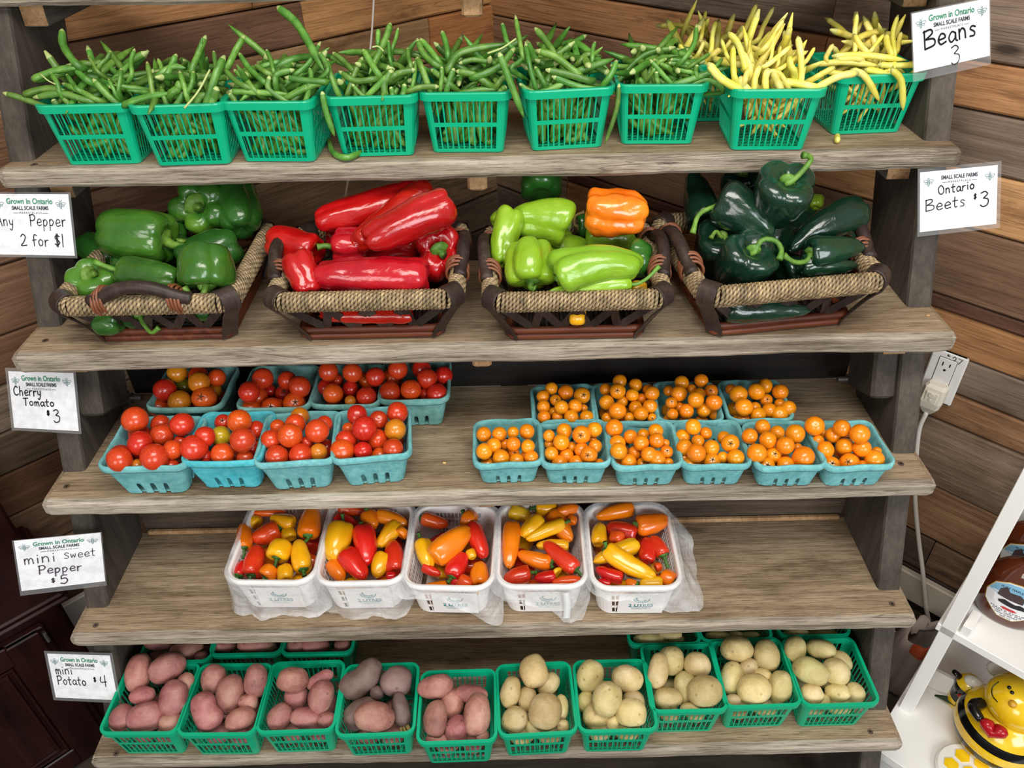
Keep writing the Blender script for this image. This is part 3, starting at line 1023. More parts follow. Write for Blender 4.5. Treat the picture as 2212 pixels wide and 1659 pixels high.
pz = on_wall(48, 1165, UL, .19)
sx0 = float(np.dot(pz - cabP, UL))
up.box((sx0 + .3, .165, .5 + .2), (.6, .16, .40), ch=.006)
up.build('upper_section', M['mahogany'], cab, smooth=False)

# ------------------------------------------------------------------ white shelving on the right with its goods
wsP = np.array([.812, .868, 0])
WN = np.array([.7071, .7071, 0])
ws = thing('white_shelf_unit', 'white melamine shelf unit standing against the right plank wall', 'shelf')
ws.matrix_world = frame_matrix(wsP, UR, WN, UP)
mb = MB()
mb.box((0, .012, .62), (.026, .024, 1.24), ch=.001)
mb.build('post', M['white_lam'], ws, smooth=False)
mb = MB()
mb.box((0, .270, .62), (.03, .024, 1.24), ch=.001)
mb.build('post', M['white_lam'], ws, smooth=False)
ULZ = .5245
mb = MB()
mb.box((.37, .145, .515), (.78, .29, .018), ch=.001)
mb.build('shelf_board', M['white_lam'], ws, smooth=False)
mb = MB()
mb.box((.025, .03, ULZ + .012), (.016, .05, .024), ch=.001)
mb.build('bracket', M['white_lam'], ws, smooth=False)
mb = MB()
mb.box((.40, .08, .229), (.84, .40, .022), ch=.001)
mb.build('base_board', M['white_lam'], ws, smooth=False)
mb = MB()
mb.box((.40, .09, .109), (.80, .36, .217), ch=.001)
mb.build('plinth', M['white_lam'], ws, smooth=False)
for x_ in (.735,):
    mb = MB()
    mb.box((x_, .012, .62), (.036, .024, 1.24), ch=.001)
    mb.build('post', M['white_lam'], ws, smooth=False)
LOZ = .2405


def lathe(mb, prof, n=32, mi=0, sx=1.0, sy=1.0, c=(0, 0, 0), faces_mi=None):
    V, F, mm = [], [], []
    for r, z in prof:
        for j in range(n):
            t = 2 * math.pi * j / n
            V.append((c[0] + r * math.cos(t) * sx, c[1] + r * math.sin(t) * sy, c[2] + z))
    for i in range(len(prof) - 1):
        for j in range(n):
            F.append((i * n + j, i * n + (j + 1) % n, i * n + n + (j + 1) % n, i * n + n + j))
            mm.append(faces_mi(i) if faces_mi else mi)
    F.append(tuple(range(n - 1, -1, -1)))
    mm.append(faces_mi(0) if faces_mi else mi)
    F.append(tuple((len(prof) - 1) * n + j for j in range(n)))
    mm.append(faces_mi(len(prof) - 2) if faces_mi else mi)
    mb.add(V, F)
    mb.m[-len(F):] = mm


def sph(prof_n=16, r=1.0, z0=-90, z1=90):
    return [(max(1e-4, r * math.cos(a)), r * math.sin(a)) for a in np.radians(np.linspace(z0, z1, prof_n))]


def bottle(label, loc, group=None, detailed=True, face=None):
    t = thing('syrup_bottle', label, 'bottle', group=group)
    X = np.cross(UP, face) if face is not None else UR
    Yv = np.cross(UP, X)
    t.matrix_world = frame_matrix(loc, X, Yv, UP)
    mb = MB()
    prof = spline([(.002, .0), (.040, .0), (.050, .006), (.056, .03), (.060, .07), (.056, .105), (.040, .132), (.020, .148), (.0165, .156), (.0165, .178)], 44)
    lathe(mb, prof, 40, sx=1.0, sy=.62)
    mb.build('glass_body', M['amber'], t)
    mb = MB()
    lathe(mb, [(.019, .172), (.0195, .175), (.0195, .197), (.018, .2), (.001, .2)], 24)
    mb.build('cap', M['cap'], t, smooth=False)
    if detailed:
        # label: a shield that wraps the front of the glass
        def surf(u, v, off):
            # u across in metres (arc), v height; glass radius from profile
            zz = [p[1] for p in prof]
            rr = [p[0] for p in prof]
            r = float(np.interp(v, zz, rr))
            a = u / .05
            return (r * math.sin(a) + 0, -(r * .62 * math.cos(a)) - off, v)
        def patch(name, poly, mat, off):
            mbp = MB()
            N = 12
            c = np.mean(poly, axis=0)
            V = [surf(c[0], c[1], off)]
            F = []
            P = []
            for a, b in zip(poly, poly[1:] + poly[:1]):
                for q in np.linspace(0, 1, 6, endpoint=False):
                    P.append(np.array(a) * (1 - q) + np.array(b) * q)
            rings = (.33, .66, 1.0)
            for s in rings:
                V += [surf(*(c + (p - c) * s), off) for p in P]
            k = len(P)
            for j in range(k):
                F.append((0, 1 + j, 1 + (j + 1) % k))
                for r_ in range(2):
                    F.append((1 + r_ * k + j, 1 + (r_ + 1) * k + j, 1 + (r_ + 1) * k + (j + 1) % k, 1 + r_ * k + (j + 1) % k))
            mbp.add(V, F)
            return mbp, mat
        shield = [(-.040, .050), (-.044, .072), (-.036, .098), (-.018, .112), (0, .116), (.018, .112), (.036, .098), (.044, .072), (.040, .050), (.012, .024), (-.012, .024)]
        sc = lambda k, dy=0: [(a * k, .072 + (b - .072) * k + dy) for a, b in shield]
        lab = MB()
        mats = [M['label_gold'], M['label_snow'], M['label_sky'], M['label_barn'], M['label_red'], M['ink']]
        for poly, mi_, off in ((sc(1.0), 0, .0006), (sc(.965), 1, .0009)):
            q, _ = patch('x', poly, None, off)
            lab.add(q.v, q.f, mi_)
        for poly, mi_, off in (
                ([(-.040, .078), (-.034, .096), (-.017, .109), (0, .1125), (.017, .109), (.034, .096), (.040, .078)], 2, .0012),
                ([(-.024, .076), (-.024, .092), (-.016, .101), (-.010, .093), (.004, .096), (.012, .090), (.012, .076)], 3, .0015),
                ([(-.020, .066), (-.012, .073), (.004, .070), (.010, .073), (.024, .068), (.022, .062), (0, .060), (-.018, .062)], 5, .0015),
                ([(.012, .086), (.018, .092), (.024, .086), (.018, .080)], 1, .0018),
                ([(-.013, .052), (-.008, .055), (.006, .055), (.011, .052), (.006, .049), (-.008, .049)], 4, .0015)):
            q, _ = patch('x', poly, None, off)
            lab.add(q.v, q.f, mi_)
        for i_, (txt, vv, ww) in enumerate((('MAPLE SYRUP', .0445, .052), ('PURE  100%  PUR', .0395, .044), ('SIROP D ERABLE', .0345, .034), ('500 ml', .029, .016))):
            V, F = text_mesh(txt, .0052, 0)
            xs = [v[0] for v in V]
            k = ww / (max(xs) - min(xs))
            lab.add([surf((v[0] - (max(xs) + min(xs)) / 2) * k, vv + v[1], .0013) for v in V], F, 5)
        V, F = text_mesh('PURE MAPLE SYRUP', .0062, 0)
        xs = [v[0] for v in V]
        k = .05 / (max(xs) - min(xs))
        lab.add([surf((v[0] - (max(xs) + min(xs)) / 2) * k, .102 - 5.5 * ((v[0] - (max(xs) + min(xs)) / 2) * k) ** 2 * 1.4 + v[1], .0016) for v in V], F, 5)
        lab.build('label', mats, t, smooth=False)
    return t


bp = on_z(2160, 1338, ULZ)
toward = np.array([-.62, -.78, 0])
bottle('amber syrup bottle with farm picture label, front of the white upper shelf', bp + np.array([.012, .012, 0]), face=toward / np.linalg.norm(toward))
bottle('amber syrup bottle behind the labelled bottle, close to the wall', bp + np.array([.085, .10, 0]), detailed=True, face=toward / np.linalg.norm(toward))
bottle('amber syrup bottle at the frame edge, half out of view', bp + np.array([.10, -.075, 0]), detailed=True, face=toward / np.linalg.norm(toward))

# the bee cookie jar
bz = on_z(2146, 1624, LOZ)
bee = thing('bee_cookie_jar', 'round yellow and black striped ceramic bee jar holding a red heart', 'figurine')
bf = np.array([-.62, -.78, 0])
bf /= np.linalg.norm(bf)
bx = np.cross(bf, UP) * -1
bee.matrix_world = frame_matrix(bz + np.array([.004, .02, 0]), np.cross(-bf, UP), -bf, UP) @ Matrix.Diagonal((.85, .85, .78, 1))
mb = MB()
prof = spline([(.001, 0), (.055, 0), (.075, .01), (.092, .04), (.098, .07), (.094, .10), (.08, .13), (.062, .15), (.05, .156), (.001, .157)], 60)
bands = lambda i: 1 if (.034 < prof[i][1] < .062 or .088 < prof[i][1] < .112) else 0
lathe(mb, prof, 48, faces_mi=bands)
mb.build('body', [M['bee_yellow'], M['bee_black']], bee)
mb = MB()
lathe(mb, [(r * 1.0, z * .92) for r, z in sph(20, .066)], 40, c=(0, 0, .192))
hd = mb.build('head', M['bee_yellow'], bee)


def on_head(az, el, r=.066):
    a, e = math.radians(az), math.radians(el)
    return (r * math.sin(a) * math.cos(e), -r * math.cos(a) * math.cos(e), .192 + r * .92 * math.sin(e))


for az, el in ((-62, 58), (-42, 58)):
    mb = MB()
    lathe(mb, sph(8, .0045), 10, c=on_head(az, el))
    mb.build('eye', M['bee_black'], hd)
mb = MB()
mb.tube(spline([on_head(az, el, .0668) for az, el in ((-84, 40), (-72, 26), (-56, 20), (-40, 22))], 16), .0012, 6)
mb.build('mouth', M['bee_black'], hd)
mb = MB()
lathe(mb, sph(10, .009), 14, c=on_head(-18, 42, .064))
mb.build('nose', M['skin_dot'], hd)
for s_ in (-1, 1):
    mb = MB()
    lathe(mb, sph(10, .03), 18, sx=1.0, sy=.4, c=(s_ * .045, .075, .175))
    mb.build('wing', M['bee_white'], bee)


def heart(mb, c, s, depth, mi=0):
    k = 30
    V = []
    pts = []
    for i in range(k):
        t = 2 * math.pi * i / k
        pts.append((.0625 * 16 * math.sin(t) ** 3 * .5, .5 * (.0625 * (13 * math.cos(t) - 5 * math.cos(2 * t) - 2 * math.cos(3 * t) - math.cos(4 * t)))))
    for sc_, y in ((.6, 1.0), (.9, .6), (1.0, 0), (.9, -.6), (.6, -1)):
        V += [(c[0] + p[0] * s * sc_, c[1] + y * depth * .5, c[2] + p[1] * s * sc_) for p in pts]
    F = []
    for r in range(4):
        for j in range(k):
            F.append((r * k + j, r * k + (j + 1) % k, r * k + k + (j + 1) % k, r * k + k + j))
    F += [tuple(range(k - 1, -1, -1)), tuple(4 * k + j for j in range(k))]
    mb.add(V, F, mi)


mb = MB()
heart(mb, (-.026, -.082, .160), .058, .026)
mb.build('heart', M['bee_red'], bee)
mb = MB()
mb.tube(spline([(-.060, -.030, .165), (-.074, -.055, .168), (-.052, -.078, .164)], 10), [.012, .013, .0135, .0135, .013, .0125, .012, .0115, .011, .009], 10)
mb.build('arm', M['bee_black'], bee)
mb = MB()
mb.tube(spline([(.07, -.05, .05), (.09, -.075, .03), (.085, -.09, .018)], 8), [.013] * 8, 10)
mb.build('arm', M['bee_black'], bee)

bb = thing('small_bee_figurine', 'small black bee figurine with a red heart beside the bee jar', 'figurine')
pb_ = on_z(2100, 1553, LOZ)
bb.matrix_world = frame_matrix((pb_[0] - .012, pb_[1] + .035, LOZ), np.cross(-bf, UP), -bf, UP) @ Matrix.Diagonal((.95, .95, .72, 1))
mb = MB()
bprof = spline([(.001, 0), (.022, 0), (.026, .02), (.024, .06), (.028, .085), (.024, .11), (.012, .122), (.001, .124)], 30)
lathe(mb, bprof, 24, faces_mi=lambda i: 0 if .035 < bprof[i][1] < .1 else 1)
mb.build('body', [M['bee_black'], M['bee_yellow']], bb)
mb = MB()
heart(mb, (-.004, -.027, .075), .02, .008)
mb.build('heart', M['bee_red'], bb)
mb = MB()
lathe(mb, sph(10, .017), 16, sx=1.2, sy=.8, c=(.004, -.006, .125))
mb.build('head', M['bee_white'], bb)
mb = MB()
mb.tube([(-.018, 0, .105), (-.036, -.004, .125)], [.009, .006], 10)
mb.tube([(.018, -.004, .095), (.04, -.012, .092)], [.01, .008], 10)
mb.build('arm', M['bee_black'], bb)

hp = on_z(2092, 1676, LOZ)
hc = thing('honeycomb_trivet', 'round white trivet with yellow honeycomb cells at the bottom edge', 'trivet', tuple(hp))
mb = MB()
lathe(mb, [(.058, 0), (.062, .003), (.062, .008), (.058, .011), (.001, .011)], 40)
mb.build('disc', M['bee_white'], hc, smooth=False)
mb = MB()
for a_ in range(7):
    r_ = 0 if a_ == 6 else .034
    c_ = (r_ * math.cos(a_ * math.pi / 3 + .5), r_ * math.sin(a_ * math.pi / 3 + .5))
    mb.tube([(c_[0], c_[1], .0105), (c_[0], c_[1], .0125)], .0145, 6)
mb.build('honeycomb', M['bee_yellow'], hc, smooth=False)

cpos = on_z(2020, 1486, LOZ)
mb = MB()
mb.box((0, 0, .028), (.05, .010, .056), ch=.001)
o = mb.build('small_card', M['white_lam'], smooth=False)
o.matrix_world = frame_matrix(cpos, np.cross(-bf, UP), -bf, UP)
tag(o, 'blank white card propped behind the small bee figurine', 'card')
mb = MB()
lp = on_z(2018, 1503, LOZ)
V, F = [], []
for i, t_ in enumerate(np.linspace(0, 1, 12)):
    w_ = .009 * math.sin(math.pi * min(1, t_ * .95 + .04))
    z_ = .004 + .012 * math.sin(math.pi * t_)
    V += [(t_ * .075, w_, z_), (t_ * .075, 0, z_ - .003), (t_ * .075, -w_, z_)]
    if i:
        F += [(3 * i - 3, 3 * i - 2, 3 * i + 1, 3 * i), (3 * i - 2, 3 * i - 1, 3 * i + 2, 3 * i + 1)]
mb.add(V, F)
o = mb.build('leaf_sprig', M['leaf'])
o.modifiers.new('thickness', 'SOLIDIFY').thickness = .0012
o.location = lp
o.rotation_euler = (0, 0, -.75)
tag(o, 'dark green leaf lying before the small bee figurine', 'leaf')

# crumpled sack on the floor behind the white shelving
sk = on_wall(1992, 1385, UR, .17)
st = thing('sack', 'crumpled white sack with orange stripe on the floor behind the white shelving', 'bag', (sk[0] + .02, sk[1] + .02, 0))
mb = MB()
n_ = 40
prof = [(.042, 0), (.05, .02), (.055, .07), (.052, .13), (.043, .18), (.046, .21), (.042, .212), (.036, .18)]
V, F, mm = [], [], []
for i, (r_, z_) in enumerate(prof):
    for j in range(n_):
        t_ = 2 * math.pi * j / n_
        k_ = 1 + .42 * noise.noise(Vector((math.cos(t_) * 2.0, math.sin(t_) * 2.0, z_ * 14))) + .2 * noise.noise(Vector((math.cos(t_) * 5, math.sin(t_) * 5, z_ * 30)))
        V.append((r_ * k_ * math.cos(t_), r_ * k_ * math.sin(t_), z_ * (1 + .09 * math.sin(3 * t_) + .05 * math.sin(5 * t_ + 1))))
for i in range(len(prof) - 1):
    for j in range(n_):
        F.append((i * n_ + j, i * n_ + (j + 1) % n_, i * n_ + n_ + (j + 1) % n_, i * n_ + n_ + j))
        mm.append(1 if (i in (4, 5) and j % 40 > 22 and j % 40 < 36) else 0)
F.append(tuple(range(n_ - 1, -1, -1)))
mm.append(0)
mb.add(V, F)
mb.m = mm
mb.build('sack_body', [M['sack'], M['sack_red']], st)

# ------------------------------------------------------------------ basket building blocks
def ring_pts(W, D, r, fr, nc):
    """rounded rectangle: for each of four sides the break points fr (0..1 along the straight run), then nc steps of corner"""
    out = []
    for k in range(4):
        L, T = (W, D) if k % 2 == 0 else (D, W)
        a = k * math.pi / 2
        c, s = math.cos(a), math.sin(a)
        q = []
        for f in fr:
            q.append((-(L / 2 - r) + f * (L - 2 * r), -T / 2))
        for i in range(1, nc):
            t = -math.pi / 2 + i * (math.pi / 2) / nc
            q.append((L / 2 - r + r * math.cos(t), -T / 2 + r + r * math.sin(t)))
        out += [(x * c - y * s, x * s + y * c) for x, y in q]
    return out


def lattice(mb, top, bot, H, zs, fr, nc, hole_col, hole_row, mi=0, jit=0.0, seed=0, flute=None, z0=0.0):
    """walls of a tapered basket; top/bot = (W, D, r); a cell is left open where its column and its row are both holes"""
    rings = []
    for z in zs:
        t = z / H
        rings.append(ring_pts(*[bot[i] + (top[i] - bot[i]) * t for i in range(3)], fr, nc))
    n = len(rings[0])
    per = n // 4
    V, F = [], []
    for i, z in enumerate(zs):
        for j, (x, y) in enumerate(rings[i]):
            if jit:
                d = jit * noise.noise(Vector((x * 30, y * 30, z * 30 + seed)))
                k = 1 + d / max(.02, math.hypot(x, y))
                x, y = x * k, y * k
            if flute and (j % per) < len(fr):
                fl = flute(j % per, z)
                k = 1 - fl / max(.02, math.hypot(x, y))
                x, y = x * k, y * k
            V.append((x, y, z + z0))
    for i in range(len(zs) - 1):
        for j in range(n):
            if hole_row(i) and hole_col(j % per): continue
            F.append((i * n + j, i * n + (j + 1) % n, (i + 1) * n + (j + 1) % n, (i + 1) * n + j))
    mb.add(V, F, mi)
    return rings


def sweep_ring(mb, W, D, r, prof, mi=0, nc=6, wav=0.0, seed=0):
    """closed profile (outward offset, z) swept round a rounded rectangle"""
    fr = np.linspace(0, 1, 9)
    V, F = [], []
    k = len(prof)
    R = [ring_pts(W + 2 * o, D + 2 * o, max(.002, r + o), fr, nc) for o, z in prof]
    n = len(R[0])
    for i, (o, z) in enumerate(prof):
        for j, (x, y) in enumerate(R[i]):
            dz = wav * noise.noise(Vector((x * 28, y * 28, seed))) if wav else 0
            V.append((x, y, z + dz))
    for i in range(k):
        for j in range(n):
            F.append((i * n + j, i * n + (j + 1) % n, ((i + 1) % k) * n + (j + 1) % n, ((i + 1) % k) * n + j))
    mb.add(V, F, mi)


def solid(o, th, offset=-1):
    m_ = o.modifiers.new('thickness', 'SOLIDIFY')
    m_.thickness = th
    m_.offset = offset
    return o


# ---- green slatted quart basket
GW, GB, GH = .134, .112, .095


def make_green_basket():
    t = thing('green_basket', '', 'basket')
    nh = 11
    fr, hol = [0.0], []
    e = .008
    pitch = (1 - 2 * e) / nh
    cols = []
    x = e
    fr = [0.0, e]
    hol = [False]
    for i in range(nh):
        fr += [x + pitch * .75, x + pitch]
        hol += [True, False]
        x += pitch
    fr[-1] = 1.0
    zs = [0, .0055, .041, .0475, .081, GH]
    mb = MB()
    lattice(mb, (GW, GW, .014), (GB, GB, .009), GH, zs, fr, 4, lambda j: j < len(hol) and hol[j], lambda i: i in (1, 3))
    solid(mb.build('slatted_wall', M['basket_green'], t, smooth=False), .0011)
    mb = MB()
    sweep_ring(mb, GW, GW, .014, [(-.0005, GH - .012), (.0035, GH - .0125), (.0045, GH - .002), (.004, GH), (-.001, GH), (-.0018, GH - .002)])
    mb.build('rim', M['basket_green'], t, smooth=False)
    mb = MB()
    for i in range(9):
        q = (i - 4) * .0128
        mb.box((q, 0, .0022), (.0035, GB - .004, .0025))
        mb.box((0, q, .0022), (GB - .004, .0035, .0024))
    mb.build('base_grid', M['basket_green'], t, smooth=False)
    return t


# ---- moulded paper pulp box
def make_pulp_box(Wt, Wb, H, mat, seed, fluted):
    t = thing('pulp_box', '', 'box')
    fr = [0, .07, .13, .19, .25, .315, .38, .44, .5 - .05, .5 + .05, .56, .62, .685, .75, .81, .87, .93, 1.0]
    slot = (3, 8, 13)
    fr = [0, .08, .15, .20, .285, .34, .40, .455, .545, .60, .66, .715, .80, .85, .92, 1.0]
    slot = (3, 7, 11)
    zs = [0, .004, H * .2, H * .36, H * .48, H * .66, H * .80, H * .84, H]
    fl = (lambda j, z: .0028 * (1 if j in (5, 6, 9, 10) else 0) * math.sin(math.pi * min(1, z / (H * .8)))) if fluted else None
    mb = MB()
    top, bot = (Wt, Wt, .016), (Wb, Wb, .012)
    lattice(mb, top, bot, H, zs, fr, 4, lambda j: j in slot, lambda i: i in (0, 1, 2), jit=.0016, seed=seed, flute=fl)
    wall = mb.build('wall', mat, t)
    solid(wall, .0026)
    ss = wall.modifiers.new('soft', 'SUBSURF')
    ss.levels = ss.render_levels = 1
    mb = MB()
    sweep_ring(mb, Wt, Wt, .016, [(-.001, H - .011), (.002, H - .0125), (.0034, H - .009), (.0032, H - .001), (.001, H + .0012), (-.0018, H), (-.0026, H - .004)], wav=.0028, seed=seed)
    mb.build('rim', mat, t)
    mb = MB()
    mb.box((0, 0, .0025), (Wb - .005, Wb - .005, .003), ch=.001)
    mb.build('base', mat, t, smooth=False)
    return t


# ---- white two litre basket
VW, VD, VH = .157, .192, .090


def make_white_basket():
    t = thing('white_basket', '', 'basket')
    nh = 12
    fr, hol = [0.0], []
    for i in range(nh):
        a = (i + .76) / nh
        fr += [a, (i + 1) / nh]
        hol += [True, False]
    zs = [0, .003, .020, .0235, .040, .0435, .060, .0635, .076, VH]
    mb = MB()
    lattice(mb, (VW - .006, VD - .006, .03), (VW - .03, VD - .03, .026), VH, zs, fr, 6, lambda j: j < len(hol) and hol[j], lambda i: i in (1, 3, 5, 7))
    solid(mb.build('lattice_wall', M['basket_white'], t, smooth=False), .0018)
    mb = MB()
    sweep_ring(mb, VW, VD, .034, [(-.004, VH - .010), (.0005, VH - .012), (.002, VH - .006), (.001, VH + .001), (-.003, VH + .002), (-.006, VH - .002)], nc=10)
    mb.build('rim', M['basket_white'], t)
    mb = MB()
    mb.box((0, 0, .0018), (VW - .05, VD - .05, .003), ch=.001)
    mb.build('base', M['basket_white'], t, smooth=False)
    # the printed front panel follows the sloping front wall
    sl = math.atan(.012 / VH)
    lw, lh = .080, .066
    R = Matrix.Rotation(math.pi / 2 + sl, 4, 'X')
    L = Matrix.Translation((.010, -(VD - .03) / 2 - .0022 - .0053, .0375)) @ R
    mb = MB()
    mb.box((0, 0, 0), (lw, lh, .0008))
    lo = mb.build('label', M['basket_white'], t, smooth=False)
    lo.matrix_local = L
    mb = MB()
    add_text(mb, '2 LITRES', 0, -.006, .0115, .0007, .0003, 1.05, .043)
    for y_, s_, w_ in ((-.0128, .0032, .036), (-.0172, .0042, .032)):
        add_text(mb, 'of produce / de produit' if y_ > -.015 else 'CANADA NO. 1', 0, y_, s_, .0007, 0, 1.0, w_)
    ribbon(mb, [(-.021, -.0103, .0007), (.021, -.0103, .0007)], .0005)
    arc = [(.0135 * math.cos(a_), .0155 + .0125 * math.sin(a_), .0007) for a_ in np.linspace(math.pi * 1.02, math.pi * 1.98, 16)]
    ribbon(mb, arc, .0022)
    arc = [(.0095 * math.cos(a_), .0165 + .0085 * math.sin(a_), .0007) for a_ in np.linspace(math.pi * .9, math.pi * 1.75, 14)]
    ribbon(mb, arc, .0032)
    po = mb.build('printing', M['teal_print'], lo, smooth=False)
    return t


# ---- wicker basket
KW, KD, KH = .285, .262, .093


def make_wicker():
    t = thing('wicker_basket', '', 'basket')
    # rope-wound rim: one continuous two-ply cord coiled round the rim core
    fr = np.linspace(0, 1, 40)
    core = ring_pts(KW - .02, KD - .02, .02, fr, 10)
    P = np.array([(x, y, KH - .010) for x, y in core])
    seg = np.linalg.norm(np.roll(P, -1, 0) - P, axis=1)
    s = np.concatenate([[0], np.cumsum(seg)])
    Pc = np.vstack([P, P[:1]])
    pitch, R, r0 = .0054, .0105, .0030
    turns = int(s[-1] / pitch)
    N = turns * 34
    th = np.linspace(0, turns * 2 * math.pi, N, endpoint=False)
    ss = np.linspace(0, s[-1], N, endpoint=False)
    cx = np.interp(ss, s, Pc[:, 0])
    cy = np.interp(ss, s, Pc[:, 1])
    tx, ty = np.roll(cx, -3) - np.roll(cx, 3), np.roll(cy, -3) - np.roll(cy, 3)
    ln = np.hypot(tx, ty)
    tx, ty = tx / ln, ty / ln
    nx, ny = ty, -tx                                   # outward
    dirx, diry, dirz = nx * np.cos(th), ny * np.cos(th), np.sin(th)
    px, py, pz = cx + dirx * R, cy + diry * R, KH - .010 + dirz * R * 1.35
    V, F, C = [], [], []
    k = 8
    rr = random.Random(3)
    tone = [rr.uniform(.60, 1.0) for _ in range(turns + 1)]
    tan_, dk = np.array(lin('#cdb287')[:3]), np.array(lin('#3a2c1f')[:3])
    for i in range(N):
        a = np.array([dirx[i], diry[i], dirz[i]])
        b = np.array([tx[i], ty[i], 0])
        arc = th[i] * (R + r0)
        tw = 2 * math.pi * arc / .015
        for j in range(k):
            f = 2 * math.pi * j / k
            ply = abs(math.cos(f - tw))
            rad = r0 * (.70 + .34 * ply)
            v = np.array([px[i], py[i], pz[i]]) + (a * math.cos(f) + b * math.sin(f)) * rad
            V.append(v)
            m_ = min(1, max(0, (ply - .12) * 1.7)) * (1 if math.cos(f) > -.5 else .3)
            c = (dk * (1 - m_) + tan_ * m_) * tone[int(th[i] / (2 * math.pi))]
            C.append((c[0], c[1], c[2], 1))
    for i in range(N):
        i2 = (i + 1) % N
        for j in range(k):
            F.append((i * k + j, i * k + (j + 1) % k, i2 * k + (j + 1) % k, i2 * k + j))
    mb = MB()
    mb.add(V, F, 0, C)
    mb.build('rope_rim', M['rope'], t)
    # rods
    bw, bd = .205, .194

    def rod(W, D, z, r, seed):
        q = [(x, y, z + .0012 * noise.noise(Vector((x * 25, y * 25, seed)))) for x, y in ring_pts(W, D, .012, np.linspace(0, 1, 10), 4)]
        m1 = MB()
        m1.tube(q, [r * (1 + .14 * noise.noise(Vector((p[0] * 40, p[1] * 40, seed + 5)))) for p in q], 8, close=True)
        m1.build('rattan_rod', M['rattan'], t)
    rod(bw, bd, .0065, .0062, 1)
    rod(bw + .004, bd + .004, .0185, .0062, 2)
    f_ = (KH - .026) / KH
    uw, ud = bw + (KW - bw) * f_ - .012, bd + (KD - bd) * f_ - .012
    rod(uw, ud, KH - .0245, .0048, 3)
    # zigzag slats on every side
    for k4 in range(4):
        Lt, Lb = ((uw, bw), (ud, bd))[k4 % 2]
        Tt, Tb = ((ud, bd), (uw, bw))[k4 % 2]
        a = k4 * math.pi / 2
        c, s_ = math.cos(a), math.sin(a)
        mz = MB()
        nzg = 8
        zl, zh = .021, KH - .026
        prev = None
        for i in range(nzg + 1):
            f = -.5 + i / nzg
            hi = i % 2 == 0
            z = zh if hi else zl
            L_ = (Lt if hi else Lb) - .03
            T_ = Tt if hi else Tb
            p = Vector((f * L_, -T_ / 2 - .001, z))
            if prev is not None:
                d = (p - prev)
                n1 = Vector((0, -1, .3)).normalized()
                w = d.cross(n1).normalized() * .0062
                h = n1 * .0012
                quad = [prev - w - h, prev + w - h, p + w - h, p - w - h, prev - w + h, prev + w + h, p + w + h, p - w + h]
                quad = [Vector((q.x * c - q.y * s_, q.x * s_ + q.y * c, q.z)) for q in quad]
                mz.add(quad, [(3, 2, 1, 0), (4, 5, 6, 7), (0, 1, 5, 4), (1, 2, 6, 5), (2, 3, 7, 6), (3, 0, 4, 7)])
            prev = p
        mz.build('zigzag_slat', M['strap'], t, smooth=False)
    # corner straps
    for sx_ in (-1, 1):
        for sy_ in (-1, 1):
            dx, dy = sx_ * .7071, sy_ * .7071
            cxr, cyr = sx_ * (KW / 2 - .018), sy_ * (KD / 2 - .018)
            bx_, by_ = sx_ * (bw / 2 - .004), sy_ * (bd / 2 - .004)
            zr = KH - .010
            path = []
            for a in np.radians(np.linspace(200, -35, 12)):
                o = .0168 * math.cos(a)
                path.append((cxr + dx * o, cyr + dy * o, zr + .0195 * math.sin(a)))
            path.append((cxr * .72 + bx_ * .28 + dx * .009, cyr * .72 + by_ * .28 + dy * .009, zr * .68))
            path.append((bx_ + dx * .007, by_ + dy * .007, .014))
            path.append((bx_ + dx * .004, by_ + dy * .004, .003))
            pth = spline(path, 30)
            tang = Vector((-dy, dx, 0))
            V, F = [], []
            for i, p in enumerate(pth):
                a, b = Vector(pth[max(0, i - 1)]), Vector(pth[min(29, i + 1)])
                nrm = (b - a).cross(tang).normalized()
                for w, h in ((-.0135, .0), (-.0125, .0016), (.0125, .0016), (.0135, 0), (.0125, -.001), (-.0125, -.001)):
                    V.append(Vector(p) + tang * w - nrm * h)
            for i in range(29):
                for j in range(6):
                    F.append((i * 6 + j, i * 6 + (j + 1) % 6, i * 6 + 6 + (j + 1) % 6, i * 6 + 6 + j))
            F += [tuple(range(5, -1, -1)), tuple(29 * 6 + j for j in range(6))]
            mc = MB()
            mc.add(V, F)
            mc.build('corner_strap', M['strap'], t, smooth=False)
    # two arched handles over the short sides, lashed at both feet
    for sx_ in (-1, 1):
        x0 = sx_ * (KW / 2 - .006)
        pth = spline([(x0, -.070, KH + .001), (x0 + sx_ * .002, -.052, KH + .008), (x0 + sx_ * .005, -.026, KH + .022), (x0 + sx_ * .006, 0, KH + .027), (x0 + sx_ * .005, .026, KH + .022),
                      (x0 + sx_ * .002, .052, KH + .008), (x0, .070, KH + .001)], 26)
        mh = MB()
        mh.tube(pth, [.0104 + .0008 * noise.noise(Vector((p[1] * 60, sx_, 2))) for p in pth], 10)
        ho = mh.build('handle', M['strap'], t)
        for sy_ in (-1, 1):
            mbn = MB()
            for q in range(4):
                y = sy_ * (.046 + q * .0046)
                zc = KH - .004 + (.009 if q < 2 else .005)
                lp = [(x0 - sx_ * .004 + .0165 * math.cos(a), y + .004 * math.sin(a * .5), zc - .004 + (.021 if q < 3 else .017) * math.sin(a)) for a in np.linspace(0, 2 * math.pi, 22, endpoint=False)]
                mbn.tube(lp, .0023, 6, close=True)
            mbn.build('binding', M['binding'], ho)
    # woven cane floor and inner back mat
    mf = MB()
    for i in range(15):
        x = (i - 7) * .0126
        pts = [(x, -bd / 2 + .004 + q * (bd - .008) / 28, .010 + .0018 * (1 if (q + i) % 2 else -1)) for q in range(29)]
        mf.tube(pts, .0042, 5)
    mf.box((0, 0, .0065), (bw - .012, bd - .012, .004))
    mf.build('woven_floor', M['weave'], t)
    return t


